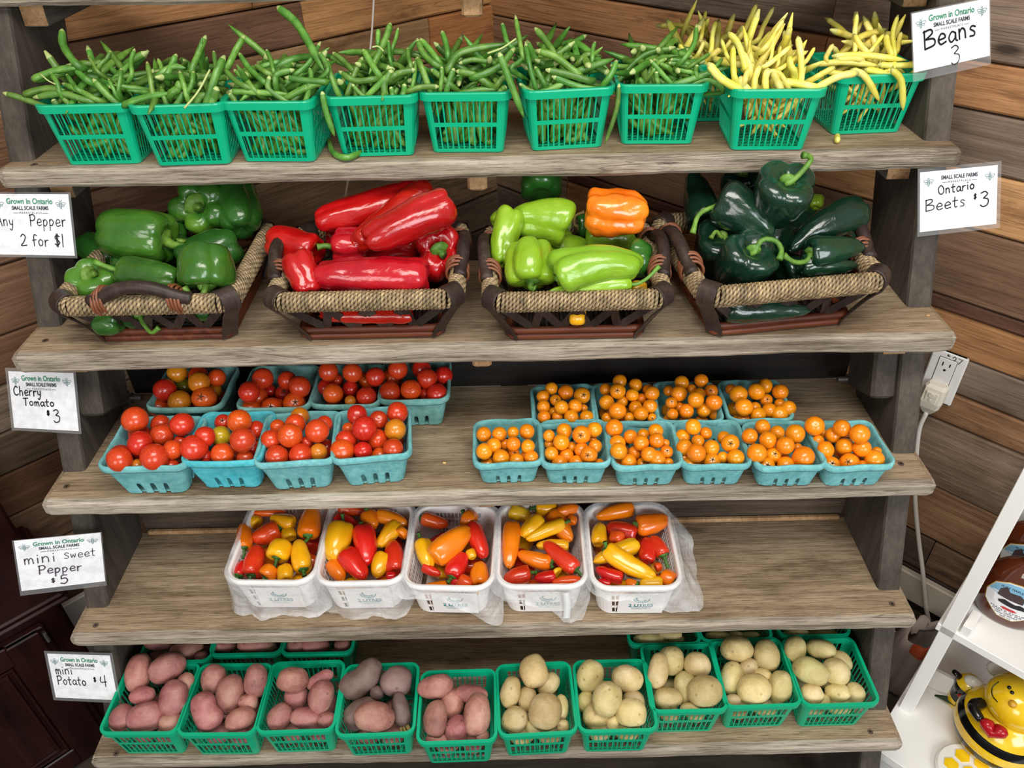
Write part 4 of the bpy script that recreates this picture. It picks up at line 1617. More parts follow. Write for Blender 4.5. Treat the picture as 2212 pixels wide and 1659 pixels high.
# ------------------------------------------------------------------ produce building blocks
def make_bean(pts, w, mats, name='green_bean', n=16, seed=0):
    P = spline(pts, n)
    c = np.mean(P, axis=0)
    rad = []
    for i in range(n):
        u = i / (n - 1)
        k = min(1.0, .52 + 4.5 * u) if u < .5 else min(1.0, .30 + 4.2 * (1 - u))
        k *= 1 + .05 * math.sin(u * 34 + seed)
        if u < .03: k = .34
        rad.append(w / 2 * k)
    rad[-1] = w * .08
    V, F = tube_geo([tuple(p - c) for p in P], rad, 9, True, .84)
    mb = MB()
    mb.add(V, F)
    for i in range(9):
        mb.m[i] = 1
    mb.m[-2] = 1
    o = mb.build(name, mats)
    o.location = c
    return o


def pepper_mesh(L, R, prof, lobes, ldep, bend, seed, res=(34, 44), dent=.05, squash=1.0):
    """hollow-shouldered lobed fruit; local +Z is the stem end"""
    rs = random.Random(seed)
    nr, na = res
    pr_ = spline([(r, z) for r, z in prof], nr)
    ph = rs.uniform(0, 6.28)
    lob = [rs.uniform(.93, 1.06) for _ in range(lobes)] if lobes else [1]
    tail = [rs.uniform(-.03, .03) for _ in range(max(1, lobes))]
    V, F = [], []
    for i, (r, z) in enumerate(pr_):
        r = max(r, 0)
        for j in range(na):
            th = 2 * math.pi * j / na
            k = 1.0
            dz = 0.0
            if lobes:
                a = (th * lobes / (2 * math.pi) + ph) % lobes
                li = int(a)
                g = abs(math.sin(math.pi * (a - li)))          # 0 in a groove
                w = .62 + .5 * abs(2 * z - 1) ** 1.6
                k = 1 - ldep * 1.25 * w * (1 - g) ** 1.7
                sm = g
                k *= 1 + (lob[li] - 1) * sm
                dz = (tail[li] * sm - ldep * .18 * (1 - g)) * max(0, z - .6) / .4
                if z < .25: dz += ldep * .22 * (1 - g) * (1 if r > .3 else r / .3)
            zz = L * (.5 - z - dz)
            p = Vector((R * r * k * math.cos(th), R * r * k * math.sin(th) * squash, zz))
            if dent:
                q = p * (1 / max(R, 1e-3))
                d = dent * R * (noise.noise(q * .9 + Vector((seed, 0, 3))) + .55 * noise.noise(q * 2.3 + Vector((0, seed, 1)))) * min(1, r * 2)
                p += Vector((math.cos(th), math.sin(th), 0)) * d
            if abs(bend) > 1e-3:
                Rb = L / bend
                f = p.z / Rb
                p = Vector((Rb - (Rb - p.x) * math.cos(f), p.y, (Rb - p.x) * math.sin(f)))
            V.append(p)
    for i in range(nr - 1):
        for j in range(na):
            F.append((i * na + j, i * na + na + j, i * na + na + (j + 1) % na, i * na + (j + 1) % na))
    F.append(tuple(range(na)))
    F.append(tuple((nr - 1) * na + j for j in range(na - 1, -1, -1)))
    return V, F


BELL = [(.001, .10), (.16, .10), (.34, .06), (.58, .0), (.84, .035), (.98, .15), (1.0, .36), (.96, .6), (.87, .81), (.68, .95), (.4, .985), (.15, .95), (.001, .93)]
LONG = [(.001, .06), (.2, .06), (.42, .025), (.7, .0), (.92, .05), (1.0, .16), (.98, .4), (.91, .65), (.82, .84), (.64, .96), (.35, 1.0), (.001, .985)]
POBL = [(.001, .07), (.22, .07), (.46, .025), (.76, .0), (.97, .06), (1.0, .18), (.93, .38), (.76, .6), (.54, .8), (.34, .93), (.15, .99), (.001, 1.0)]
MINI = [(.001, .03), (.3, .025), (.6, .0), (.88, .045), (1.0, .17), (.99, .38), (.89, .62), (.70, .83), (.45, .95), (.18, 1.0), (.001, 1.0)]
CUBA = [(.001, .07), (.2, .07), (.44, .025), (.74, .0), (.96, .05), (1.0, .15), (.93, .35), (.82, .58), (.70, .8), (.54, .94), (.3, 1.0), (.001, .985)]


def add_stem(parent, base, path, r, mat, name='stem', calyx=2.3):
    mb = MB()
    P = spline([base] + list(path), 14)
    rad = [r * (1.25 - .45 * min(1, i / 5)) for i in range(14)]
    rad[-1] = r * 1.12
    rad[-2] = r * .95
    mb.tube(P, rad, 9)
    if calyx:
        # the green collar where stem meets fruit
        n = 20
        d = (Vector(P[1]) - Vector(P[0])).normalized()
        x = d.orthogonal().normalized()
        y = d.cross(x)
        V = [Vector(base) + d * r * .9]
        for q, h in ((.55, .75), (1.0, .25)):
            for j in range(n):
                a = 2 * math.pi * j / n
                k = calyx * r * q * (1 + (.12 * math.cos(a * 6) if q == 1 else 0))
                V.append(Vector(base) + x * k * math.cos(a) + y * k * math.sin(a) + d * r * h)
        for j in range(n):
            a = 2 * math.pi * j / n
            k = calyx * r
            V.append(Vector(base) + x * k * math.cos(a) + y * k * math.sin(a) - d * r * .5)
        F = [(0, 1 + j, 1 + (j + 1) % n) for j in range(n)]
        for q in range(2):
            for j in range(n):
                F.append((1 + q * n + j, 1 + q * n + n + j, 1 + q * n + n + (j + 1) % n, 1 + q * n + (j + 1) % n))
        mb.add(V, F)
    return mb.build(name, mat, parent)


def lump_mesh(a, b, c, seed, res=(22, 28), amt=.09, two=0.0):
    """potato-like ellipsoid, long axis Z"""
    V, F = [], []
    nr, na = res
    for i in range(nr):
        f = -math.pi / 2 + math.pi * i / (nr - 1)
        for j in range(na):
            t = 2 * math.pi * j / na
            d = Vector((math.cos(f) * math.cos(t), math.cos(f) * math.sin(t), math.sin(f)))
            k = 1 + amt * noise.noise(d * 1.1 + Vector((seed, seed * .3, 0))) + amt * .45 * noise.noise(d * 2.6 + Vector((0, seed, 4)))
            if two: k *= 1 - two * math.exp(-(d.z * 2.6) ** 2) * max(0, d.x)
            # a few shallow eyes
            for e in range(4):
                er = random.Random(seed * 17 + e)
                ev = Vector((er.gauss(0, 1), er.gauss(0, 1), er.gauss(0, .7))).normalized()
                dd = (d - ev).length
                if dd < .3: k -= .028 * math.exp(-(dd / .11) ** 2)
            sg = lambda q: math.copysign(abs(q) ** .92, q)
            V.append((sg(d.x) * a * k, sg(d.y) * b * k, sg(d.z) * c * k))
    for i in range(nr - 1):
        for j in range(na):
            F.append((i * na + j, i * na + (j + 1) % na, i * na + na + (j + 1) % na, i * na + na + j))
    return V, F


ORD = ['leftmost', 'second', 'third', 'fourth', 'fifth', 'sixth', 'seventh', 'eighth', 'ninth']


def heap_places(pts):
    """for image points of one heap: (row, order) words that single each out"""
    n = len(pts)
    idx = sorted(range(n), key=lambda i: pts[i][1])
    rows = 1 if n < 3 else 2 if n < 6 else 3 if n < 14 else 4
    names = {1: ['top'], 2: ['back', 'front'], 3: ['back', 'middle', 'front'], 4: ['rear', 'upper middle', 'lower middle', 'front']}[rows]
    out = [None] * n
    for r in range(rows):
        part = idx[round(r * n / rows):round((r + 1) * n / rows)]
        part.sort(key=lambda i: pts[i][0])
        for k, i in enumerate(part):
            if len(part) == 1: w = f'alone in the {names[r]} row'
            elif k == 0: w = f'leftmost of the {names[r]} row'
            elif k == len(part) - 1: w = f'rightmost of the {names[r]} row'
            else: w = f'{ORD[k]} from left in the {names[r]} row'
            out[i] = w
    return out

# ================================================================== baskets on the shelves
def place(o, x, y, z, yaw=0.0, s=1.0, label=None, group=None):
    o.location = (x, y, z)
    o.rotation_euler = (0, 0, math.radians(yaw))
    o.scale = s if isinstance(s, tuple) else (s, s, s)
    return tag(o, label, None, group)


_used = {}


def inst(kind, maker):
    """the first call hands out the original, later calls a copy of it and its parts"""
    if kind not in _used:
        _used[kind] = maker()
        return _used[kind]
    return copy_tree(_used[kind])


NTH = ['leftmost', 'second', 'third', 'fourth', 'fifth', 'sixth', 'seventh']
# (front centre x, front y, yaw) measured at the foot of each basket
BEANS = [(-.627, 1.171, 0), (-.484, 1.160, 1.5), (-.353, 1.166, -3.5), (-.202, 1.180, .6), (-.061, 1.188, -3), (.096, 1.193, 6), (.239, 1.206, -3.0), (.405, 1.169, -3), (.583, 1.233, 3)]
bean_baskets = []
for i, (x, yf, yaw) in enumerate(BEANS):
    o = inst('green_basket', make_green_basket)
    c = (x - math.sin(math.radians(yaw)) * GB / 2, yf + math.cos(math.radians(yaw)) * GB / 2)
    if i < 7:
        lb = f'{NTH[i]} green plastic basket of green beans on the top visible shelf' if i < 6 else 'seventh and last green plastic basket of green beans, next to yellow beans'
    else:
        lb = ('green plastic basket of tall yellow beans beside the last green beans', 'green plastic basket of yellow beans under the Beans 3 sign')[i - 7]
    place(o, c[0], c[1], SZ[0] + .0012, yaw, label=lb, group='green quart baskets of beans')
    bean_baskets.append((c[0], c[1], yaw, yf))
o = inst('green_basket', make_green_basket)
BB = (.335, 1.365, 0, 1.309)
place(o, BB[0], BB[1], SZ[0] + .0012, 0, label='half hidden green plastic basket behind the seventh and yellow bean baskets', group='green quart baskets of beans')
bean_baskets.append(BB)

POTS = [(-.675, .735, -1), (-.536, .730, -1), (-.398, .732, .6), (-.256, .723, 1), (-.111, .706, .8), (.030, .717, 2), (.173, .720, 0), (.305, .754, 0), (.438, .760, 1), (.578, .759, .6)]
PLAB = ['leftmost front green basket of red potatoes beside the price sign', 'second front green basket of red potatoes', 'third front green basket of red potatoes', 'green basket holding grey brown knobbly potatoes',
        'green basket of red potatoes pushed farthest forward', 'green basket of yellow potatoes with a big greenish one', 'second front green basket of yellow potatoes', 'third front green basket of yellow potatoes', 'fourth front green basket of yellow potatoes',
        'rightmost front green basket of yellow potatoes against the rail']
pot_baskets = []
for i, (x, yf, yaw) in enumerate(POTS):
    o = inst('green_basket', make_green_basket)
    c = (x, yf + GB / 2)
    place(o, c[0], c[1], SZ[4] + .0012, yaw, label=PLAB[i], group='green quart baskets of potatoes')
    pot_baskets.append((c[0], c[1], yaw, yf))
PB = []
for i, (xa, xb, py) in enumerate(((298, 452, 1428), (455, 602, 1412), (604, 762, 1410), (1362, 1512, 1390), (1518, 1668, 1382), (1690, 1835, 1372))):
    a, b = on_z(xa, py, SZ[4] + GH), on_z(xb, py, SZ[4] + GH)
    x = (a[0] + b[0]) / 2
    o = inst('green_basket', make_green_basket)
    yb = max((a[1] + b[1]) / 2 + GW / 2, .865 + GW / 2)
    lb = ['back row green basket of red potatoes nearest the left rail', 'middle back row green basket of red potatoes under the shelf', 'back row green basket of red potatoes farthest from the left rail',
          'leftmost back row green basket of yellow potatoes', 'middle back row green basket of yellow potatoes', 'back row green basket of yellow potatoes nearest the right rail'][i]
    place(o, x, yb, SZ[4] + .0012, 0, label=lb, group='green quart baskets of potatoes')
    PB.append((x, yb, 0, yb - GB / 2))

# pulp boxes -------------------------------------------------------
RED_F = [(-.602, .926, 0, 1.13), (-.477, .941, -.4, 1.0), (-.360, .936, 3.5, 1.0), (-.238, .943, 6, 1.0)]
RED_B = [(-.583, 1.068, 0, 1.0), (-.424, 1.062, 0, 1.0), (-.298, 1.070, -1, .96), (-.178, 1.078, 1, .98)]
ORA_F = [(-.010, .938, 1), (.103, .933, -1), (.219, .925, 0), (.332, .923, -1.5), (.451, .916, -.5), (.560, .913, 1)]
ORA_B = [(.092, 1.022, 0), (.200, 1.016, -2), (.313, 1.014, -3), (.435, 1.006, -1)]
RW, RB, RH = .126, .095, .075
OW, OB, OH = .111, .090, .055
mats_f = ['pulp', 'pulp_blue', 'pulp', 'pulp']
RFL = ['leftmost', 'second', 'third', 'last']
red_boxes, ora_boxes = [], []
for i, (x, yf, yaw, s) in enumerate(RED_F):
    k = 'red' + mats_f[i] + ('f' if i == 1 else '')
    o = inst(k, lambda: make_pulp_box(RW, RB, RH, M[mats_f[i]], 3 + i, i == 1))
    place(o, x, yf + RB * s / 2, SZ[2] + .0012, yaw, s if i else 1.0, label=f'{RFL[i]} front teal pulp box of red cherry tomatoes' + (', brighter blue' if i == 1 else ''), group='pulp boxes of red tomatoes')
    if i == 0: o.scale = (1.1, 1.0, 1.0)
    red_boxes.append((x, yf + RB / 2, RW * (1.1 if i == 0 else 1), RH, 'front'))
for i, (x, yf, yaw, s) in enumerate(RED_B):
    o = inst('redgreen', lambda: make_pulp_box(RW, RB, RH, M['pulp_green'], 9, False))
    place(o, x, yf + (RW * s) / 2 - .0, SZ[2] + .0012, yaw, s, label=f'{RFL[i]} back row teal pulp box of red cherry tomatoes', group='pulp boxes of red tomatoes')
    if i == 0: o.scale = (1.04, 1.0, 1.0)
    red_boxes.append((x, yf + RW * s / 2, RW * s, RH, 'back'))
OFL = ['leftmost', 'second', 'third', 'fourth', 'fifth', 'last']
for i, (x, yf, yaw) in enumerate(ORA_F):
    o = inst('ora', lambda: make_pulp_box(OW, OB, OH, M['pulp'], 21, True))
    place(o, x, yf + OB / 2, SZ[2] + .0012, yaw, label=f'{OFL[i]} front teal pulp box of orange cherry tomatoes', group='pulp boxes of orange tomatoes')
    ora_boxes.append((x, yf + OB / 2, OW, OH, 'front'))
for i, (x, yf, yaw) in enumerate(ORA_B):
    yc = max(yf + OW / 2, .918 + OB / 2 + OW + .006)
    o = inst('ora', None)
    place(o, x, yc, SZ[2] + .0012, yaw, label=f'{(OFL[:3] + ["last"])[i]} back row teal pulp box of orange cherry tomatoes', group='pulp boxes of orange tomatoes')
    ora_boxes.append((x, yc, OW, OH, 'back'))

# white baskets and their bags ---------------------------------------
WHITE = [(-.428, .868), (-.272, .862), (-.114, .848), (.046, .846), (.209, .838)]
WLAB = ['leftmost white basket of mini peppers, covered by its bag', 'second white basket of mini peppers with bag down to the shelf', 'middle white basket of mini peppers with 2 LITRES panel showing',
        'fourth white basket of mini peppers, tape strip on its bag', 'rightmost white basket of mini peppers with bag puffed out']
white_c = []
for i, (x, yr) in enumerate(WHITE):
    o = inst('white', make_white_basket)
    yc = yr + VD / 2 - .004
    place(o, x, yc, SZ[3] + .0012, (-2, 0, -3, -1, -1)[i], label=WLAB[i], group='white baskets of mini peppers')
    white_c.append((x, yc))


def make_bag(name, label, c, yaw, seed, drop, puff):
    """thin liner: up the inside wall, over the rim and down outside to a ragged hem; drop(u) is how far it hangs,
    puff(u) how far it stands out; u runs once round from the front left corner, counter-clockwise seen from above"""
    fr = np.linspace(0, 1, 26)
    nc = 12
    base = ring_pts(VW, VD, .034, fr, nc)
    n = len(base)
    prof = [(-.024, .030), (-.017, .045), (-.011, .06), (-.007, .074), (-.004, .086), (-.001, .0935), (.0035, .0955), (.007, .092)]
    rows = []
    out_steps = [.12, .25, .4, .55, .7, .85, 1.0]
    V, F = [], []
    for i in range(len(prof) + len(out_steps)):
        for j, (x, y) in enumerate(base):
            u = j / n
            d = math.hypot(x, y)
            nx_, ny_ = x / d, y / d
            wr = noise.noise(Vector((x * 34, y * 34, seed + i * .22)))
            wr2 = 1.0 - 2.2 * abs(noise.noise(Vector((x * 60, y * 60, seed * 2 + i * .16))))
            if i < len(prof):
                o_, z = prof[i]
                o_ += (.0035 * wr + .0015 * wr2) * (1 if i < 4 else .35)
                o_ = min(o_, -.0035) if i < 4 else o_
                z += .002 * wr2 * (i < 4)
            else:
                k = out_steps[i - len(prof)]
                dr = drop(u)
                z = .092 - dr * k
                taper = (.012 / VH) * (.092 - z)
                o_ = .0075 - taper * .8 + puff(u) * (k ** 1.3) + .005 * wr * (.4 + k) + .003 * wr2 * k
                o_ = max(o_, .0045 - taper + .002)
                z = max(z, .004 + .003 * abs(wr))
            V.append((x + nx_ * o_, y + ny_ * o_, z))
    m_ = len(prof) + len(out_steps)
    for i in range(m_ - 1):
        for j in range(n):
            F.append((i * n + j, i * n + (j + 1) % n, (i + 1) * n + (j + 1) % n, (i + 1) * n + j))
    mb = MB()
    mb.add(V, F)
    o = mb.build(name, M['bag'])
    o.location = (c[0], c[1], SZ[3] + .0016)
    o.rotation_euler = (0, 0, math.radians(yaw))
    return tag(o, label, 'bag', 'clear bags lining the white baskets')


def bumps(base, items):
    def f(u):
        v = base
        for c, w, a in items:
            d = min(abs(u - c), 1 - abs(u - c))
            v += a * math.exp(-(d / w) ** 2)
        return v
    return f


# u: 0 front-left .. .21 front-right corner, .25-.46 right side, .5-.71 back, .75-.96 left side
make_bag('plastic_bag', 'clear plastic bag in the leftmost white basket, hanging low with a pointed corner', white_c[0], -2, 1.3,
         bumps(.072, [(.06, .05, .042), (.12, .09, .03), (.22, .05, .03), (.9, .1, .02)]), bumps(.006, [(.05, .04, .016), (.23, .06, .022), (.9, .08, .012)]))
make_bag('plastic_bag', 'clear plastic bag in the second white basket, hanging to the shelf', white_c[1], 0, 5.1,
         bumps(.068, [(.09, .07, .045), (.16, .08, .04), (.2, .04, .012)]), bumps(.005, [(.1, .08, .012), (.2, .05, .012), (.92, .06, .012)]))
make_bag('plastic_bag', 'clear plastic bag in the middle white basket, half covering its panel', white_c[2], -3, 8.7,
         bumps(.022, [(.15, .06, .03), (.215, .035, .045), (.9, .1, .01)]), bumps(.004, [(.2, .05, .03), (.95, .05, .008)]))
make_bag('plastic_bag', 'clear plastic bag in the fourth white basket, folded with a hanging tip', white_c[3], -1, 12.2,
         bumps(.03, [(.1, .07, .03), (.17, .035, .05), (.2, .04, .03)]), bumps(.004, [(.18, .05, .012), (.93, .05, .008)]))
make_bag('plastic_bag', 'clear plastic bag in the rightmost white basket, puffed out beyond its rim', white_c[4], -1, 15.9,
         bumps(.020, [(.14, .06, .028), (.24, .06, .03), (.32, .06, .02)]), bumps(.004, [(.25, .06, .036), (.36, .08, .03), (.9, .06, .006)]))
p_ = on_z(1225, 1300, SZ[3] + .05)
# strip of tape on the fourth bag
mb = MB()
tp = [on_y(a, b, white_c[3][1] - VD / 2 - .010 - d) for (a, b, d) in ((1222, 1282, .004), (1226, 1310, .006), (1224, 1336, .008))]
ribbon3 = []
for p in spline(tp, 8):
    ribbon3.append(p)
V, F = [], []
for i, p in enumerate(ribbon3):
    V += [(p[0] - .006, p[1], p[2]), (p[0] + .006, p[1] + .0008, p[2]), (p[0] + .006, p[1] + .0014, p[2]), (p[0] - .006, p[1] + .0006, p[2])]
    if i:
        for j in range(4):
            F.append((4 * i - 4 + j, 4 * i - 4 + (j + 1) % 4, 4 * i + (j + 1) % 4, 4 * i + j))
mb.add(V, F)
M['tape'] = film_mat('white_tape', '#f2f2f4', .75, .25)
tag(mb.build('tape_strip', M['tape']), 'white strip of tape stuck down the bag of the fourth white basket', 'tape')

# wicker baskets -------------------------------------------------------
WICK = [(-.556, 1.141, 90, (.97, 1.085, 1.0), 'leftmost wicker basket, handle to the front, holding green bell peppers'), (-.222, 1.131, 0, (1.055, 1.0, 1.0), 'second wicker basket, full of long red peppers'),
        (.102, 1.117, 0, 1.0, 'third wicker basket, holding lime green and orange peppers'), (.415, 1.133, 7.4, 1.06, 'rightmost wicker basket, turned slightly, holding dark poblanos')]
for x, y, yaw, s, lb in WICK:
    o = inst('wicker', make_wicker)
    place(o, x, y, SZ[1] + .0012, yaw, s, label=lb, group='rope rimmed wicker baskets')


# ================================================================== tomatoes
def tomato_mesh(seed):
    V, F = [], []
    nr, na = 18, 24
    for i in range(nr):
        f = -math.pi / 2 + math.pi * i / (nr - 1)
        for j in range(na):
            t = 2 * math.pi * j / na
            d = Vector((math.cos(f) * math.cos(t), math.cos(f) * math.sin(t), math.sin(f)))
            k = 1 + .035 * noise.noise(d * 1.2 + Vector((seed, 0, 0)))
            dip = .10 * math.exp(-((1 - d.z) / .03) ** 1.0) + .025 * math.exp(-((1 + d.z) / .02))
            V.append(d * (k - dip))
    for i in range(nr - 1):
        for j in range(na):
            F.append((i * na + j, i * na + (j + 1) % na, i * na + na + (j + 1) % na, i * na + na + j))
    return V, F


TOM = {}
for mk in ('tomato_red', 'tomato_ro', 'tomato_oy', 'tomato_yg', 'tomato_gr', 'tomato_orange'):
    for sd in range(4):
        mb = MB()
        V, F = tomato_mesh(sd * 5.7)
        mb.add(V, F)
        o = mb.build('cherry_tomato', [M[mk]])
        TOM[mk, sd] = o.data
        bpy.data.objects.remove(o)


def calyx_mesh():
    mb = MB()
    for k in range(5):
        a = k * 2 * math.pi / 5
        pts = [(math.cos(a) * r, math.sin(a) * r, z) for r, z in ((.05, .92), (.16, .97), (.28, 1.01), (.36, 1.10))]
        mb.tube(spline(pts, 7), [.05, .06, .06, .055, .045, .03, .015], 5, sx=.5)
    mb.tube(spline([(0, 0, .9), (.02, 0, 1.05), (.10, .03, 1.22)], 6), .06, 6)
    o = mb.build('calyx', M['calyx'])
    me = o.data
    bpy.data.objects.remove(o)
    mb = MB()
    mb.tube([(0, 0, .885), (0, 0, .905)], [.16, .10], 10)
    o = mb.build('stem_scar', M['scar'])
    m2 = o.data
    bpy.data.objects.remove(o)
    return me, m2


CALYX, SCAR = calyx_mesh()
COLW = {'r': ('tomato_red', 'red'), 'ro': ('tomato_ro', 'orange red'), 'o': ('tomato_oy', 'orange tinged'), 'y': ('tomato_yg', 'yellowish'), 'g': ('tomato_gr', 'olive'), 'O': ('tomato_orange', 'orange')}


def separate(items, steps=60, gap=.985):
    """items: [dir, depth t, radius in px]; slide them along their lines of sight until they no longer run into each other"""
    n = len(items)
    D = np.array([it[0] for it in items])
    t = np.array([it[1] for it in items], float)
    rp = np.array([it[2] for it in items], float) / FPX
    t0 = t.copy()
    for _ in range(steps):
        P = CAM + D * t[:, None]
        R = rp * t
        moved = False
        for i in range(n):
            for j in range(i + 1, n):
                d = np.linalg.norm(P[i] - P[j])
                need = (R[i] + R[j]) * gap
                if d < need:
                    a, b = (i, j) if (rp[i] * 1.0 + .02 * (t0[j] - t0[i]) > rp[j]) else (j, i)
                    s = (need - d) * .35
                    t[a] -= s * .55
                    t[b] += s * .45
                    moved = True
        t = np.clip(t, t0 - .035, t0 + .035)
        if not moved: break
    return t


def tomatoes(data, box, scale, off, kind, boxname, fill, fillmat, seed):
    bx, by, W, H, _ = box
    zr = SZ[2] + H
    r = random.Random(seed)
    items, meta = [], []
    for X, Y, R, c, ex in data:
        px, py, pr_ = off[0] + X * scale, off[1] + Y * scale, R * scale
        d = ray(px, py)
        P = on_slope(px, py, by, zr + .003, .22)
        rad = pr_ * depth_of(P) / FPX
        lo, hi = by - W / 2 + rad + .007, by + W / 2 - rad * .7 - .003
        if P[1] > hi: P = on_y(px, py, hi)
        if P[1] < lo: P = on_y(px, py, lo)
        items.append([d, depth_of(P), pr_])
        meta.append((px, py, c, ex))
    t = separate(items)
    names = heap_places([(m[0], m[1]) for m in meta])
    for (d, _, pr_), tt, (px, py, c, ex), nm in zip(items, t, meta, names):
        P = CAM + d * tt
        lo = by - W / 2 + pr_ * tt / FPX + .006 + max(0, zr - P[2]) * .16
        if P[1] < lo:
            tt = tt * lo / P[1]
            P = CAM + d * tt
        P[2] = max(P[2], SZ[2] + .006 + pr_ * tt / FPX)
        rad = pr_ * tt / FPX
        mk, word = COLW[c]
        o = bpy.data.objects.new('cherry_tomato', TOM[mk, r.randrange(4)])
        COL.objects.link(o)
        o.location = P
        o.scale = (rad * r.uniform(.985, 1.03), rad * r.uniform(.985, 1.03), rad * r.uniform(.94, 1.0))
        look = Vector(-d + 0)
        if ex:
            z = (look.normalized() + Vector((ex[1] if len(ex) > 1 else r.uniform(-.4, .4), 0, ex[2] if len(ex) > 2 else r.uniform(-.1, .5)))).normalized()
        else:
            z = Vector((r.uniform(-1, 1), r.uniform(.2, 1), r.uniform(-.9, .1))).normalized()
        o.rotation_euler = z.to_track_quat('Z', 'Y').to_euler()
        nt = ''
        if ex:
            ch = bpy.data.objects.new('calyx' if ex[0] == 'c' else 'stem_scar', CALYX if ex[0] == 'c' else SCAR)
            COL.objects.link(ch)
            ch.parent = o
            nt = ''
        kindw = {'O': 'orange cherry tomato'}.get(c, word + ' cherry tomato')
        tag(o, f'{kindw} {nm}, {boxname}', 'tomato', f'cherry tomatoes in the {boxname}')
    for k in range(fill):
        rad = (.0135 if kind == 'O' else .0165)
        a = bx + ((k % 3) - 1) * W * .25 + r.uniform(-.004, .004)
        b = by + (k // 3 - .5) * W * .32 + r.uniform(-.004, .004)
        o = bpy.data.objects.new('cherry_tomato', TOM[fillmat, k % 4])
        COL.objects.link(o)
        o.location = (a, b, SZ[2] + .006 + rad + (H - .055) * .5)
        o.scale = (rad, rad, rad)
        o.rotation_euler = (2.4, .4 * k, k)
        tag(o, f'mostly hidden cherry tomato at the bottom of the {boxname}', 'tomato', f'cherry tomatoes in the {boxname}')


ZA, ZB, ZC, ZD = (.2803, (0, 760)), (.22604, (560, 760)), (.23508, (1000, 760)), (.23508, (1480, 760))


def td(s):
    """X,Y,R[,colour][,c|s] per tomato"""
    out = []
    for q in s.split(';'):
        f = q.split()
        out.append((float(f[0]), float(f[1]), float(f[2]), f[3] if len(f) > 3 else 'O', (f[4],) if len(f) > 4 else ()))
    return out


RED_DATA = [
    (ZA, '1040 522 100 r;1238 560 75 r;1405 560 90 r;1078 640 85 r c;1248 642 86 r s;1078 705 95 r;1390 690 50 r;1330 755 75 ro s;930 795 80 r;922 830 100 r;1190 812 108 r;1060 880 55 o;1320 880 60 r'),
    (ZA, '1720 545 65 r c;1845 535 92 ro;1975 600 70 r;1580 655 80 r;1700 650 80 y;1870 680 98 r;1497 742 104 r;1585 810 58 r;1715 790 88 ro s;1890 820 65 r;1950 745 45 r'),
    (ZB, '390 620 92 o;175 715 72 ro;345 690 98 ro;620 690 82 r;295 798 116 ro s;555 755 116 r;115 840 98 r;450 870 65 r;565 960 86 o;170 1000 110 r;395 985 110 r'),
    (ZB, '935 605 98 r;1140 650 90 r s;1320 580 104 r;1005 730 120 r;850 735 60 ro;1300 745 104 o;830 850 105 r;1130 838 102 ro;990 945 88 r;795 950 116 ro;1280 925 98 r;1150 990 76 ro'),
    (ZA, '1365 160 75 o;1530 190 78 r;1670 200 70 ro;1420 265 72 g;1535 235 82 o;1650 300 60 o;1270 292 86 r;1385 385 88 o;1575 355 93 ro c;1230 425 80 ro'),
    (ZA, '2025 205 82 r;1920 310 82 r;1990 350 78 ro;2080 300 50 r;1935 440 80 ro;2215 220 74 r;2310 270 84 r;2188 320 68 r c;2096 430 80 ro c;2270 400 88 ro c;2150 400 40 r'),
    (ZB, '660 190 95 r;890 200 95 r;1110 240 92 r;745 270 60 r;640 340 82 r;1030 270 88 ro c;870 355 78 r;705 400 98 ro;1025 430 98 r;870 470 55 o'),
    (ZB, '1325 170 96 r;1550 160 94 r;1275 240 94 ro;1605 255 98 r;1760 225 88 r;1250 385 104 r;1450 365 98 ro s;1700 400 98 r;1580 400 60 r')]
RNAME = ['leftmost front red box', 'second front red box', 'third front red box', 'last front red box', 'leftmost back red box', 'second back red box', 'third back red box', 'last back red box']
for i, (z, s) in enumerate(RED_DATA):
    tomatoes(td(s), red_boxes[i], z[0], z[1], 'R', RNAME[i], 6, 'tomato_red', 40 + i)
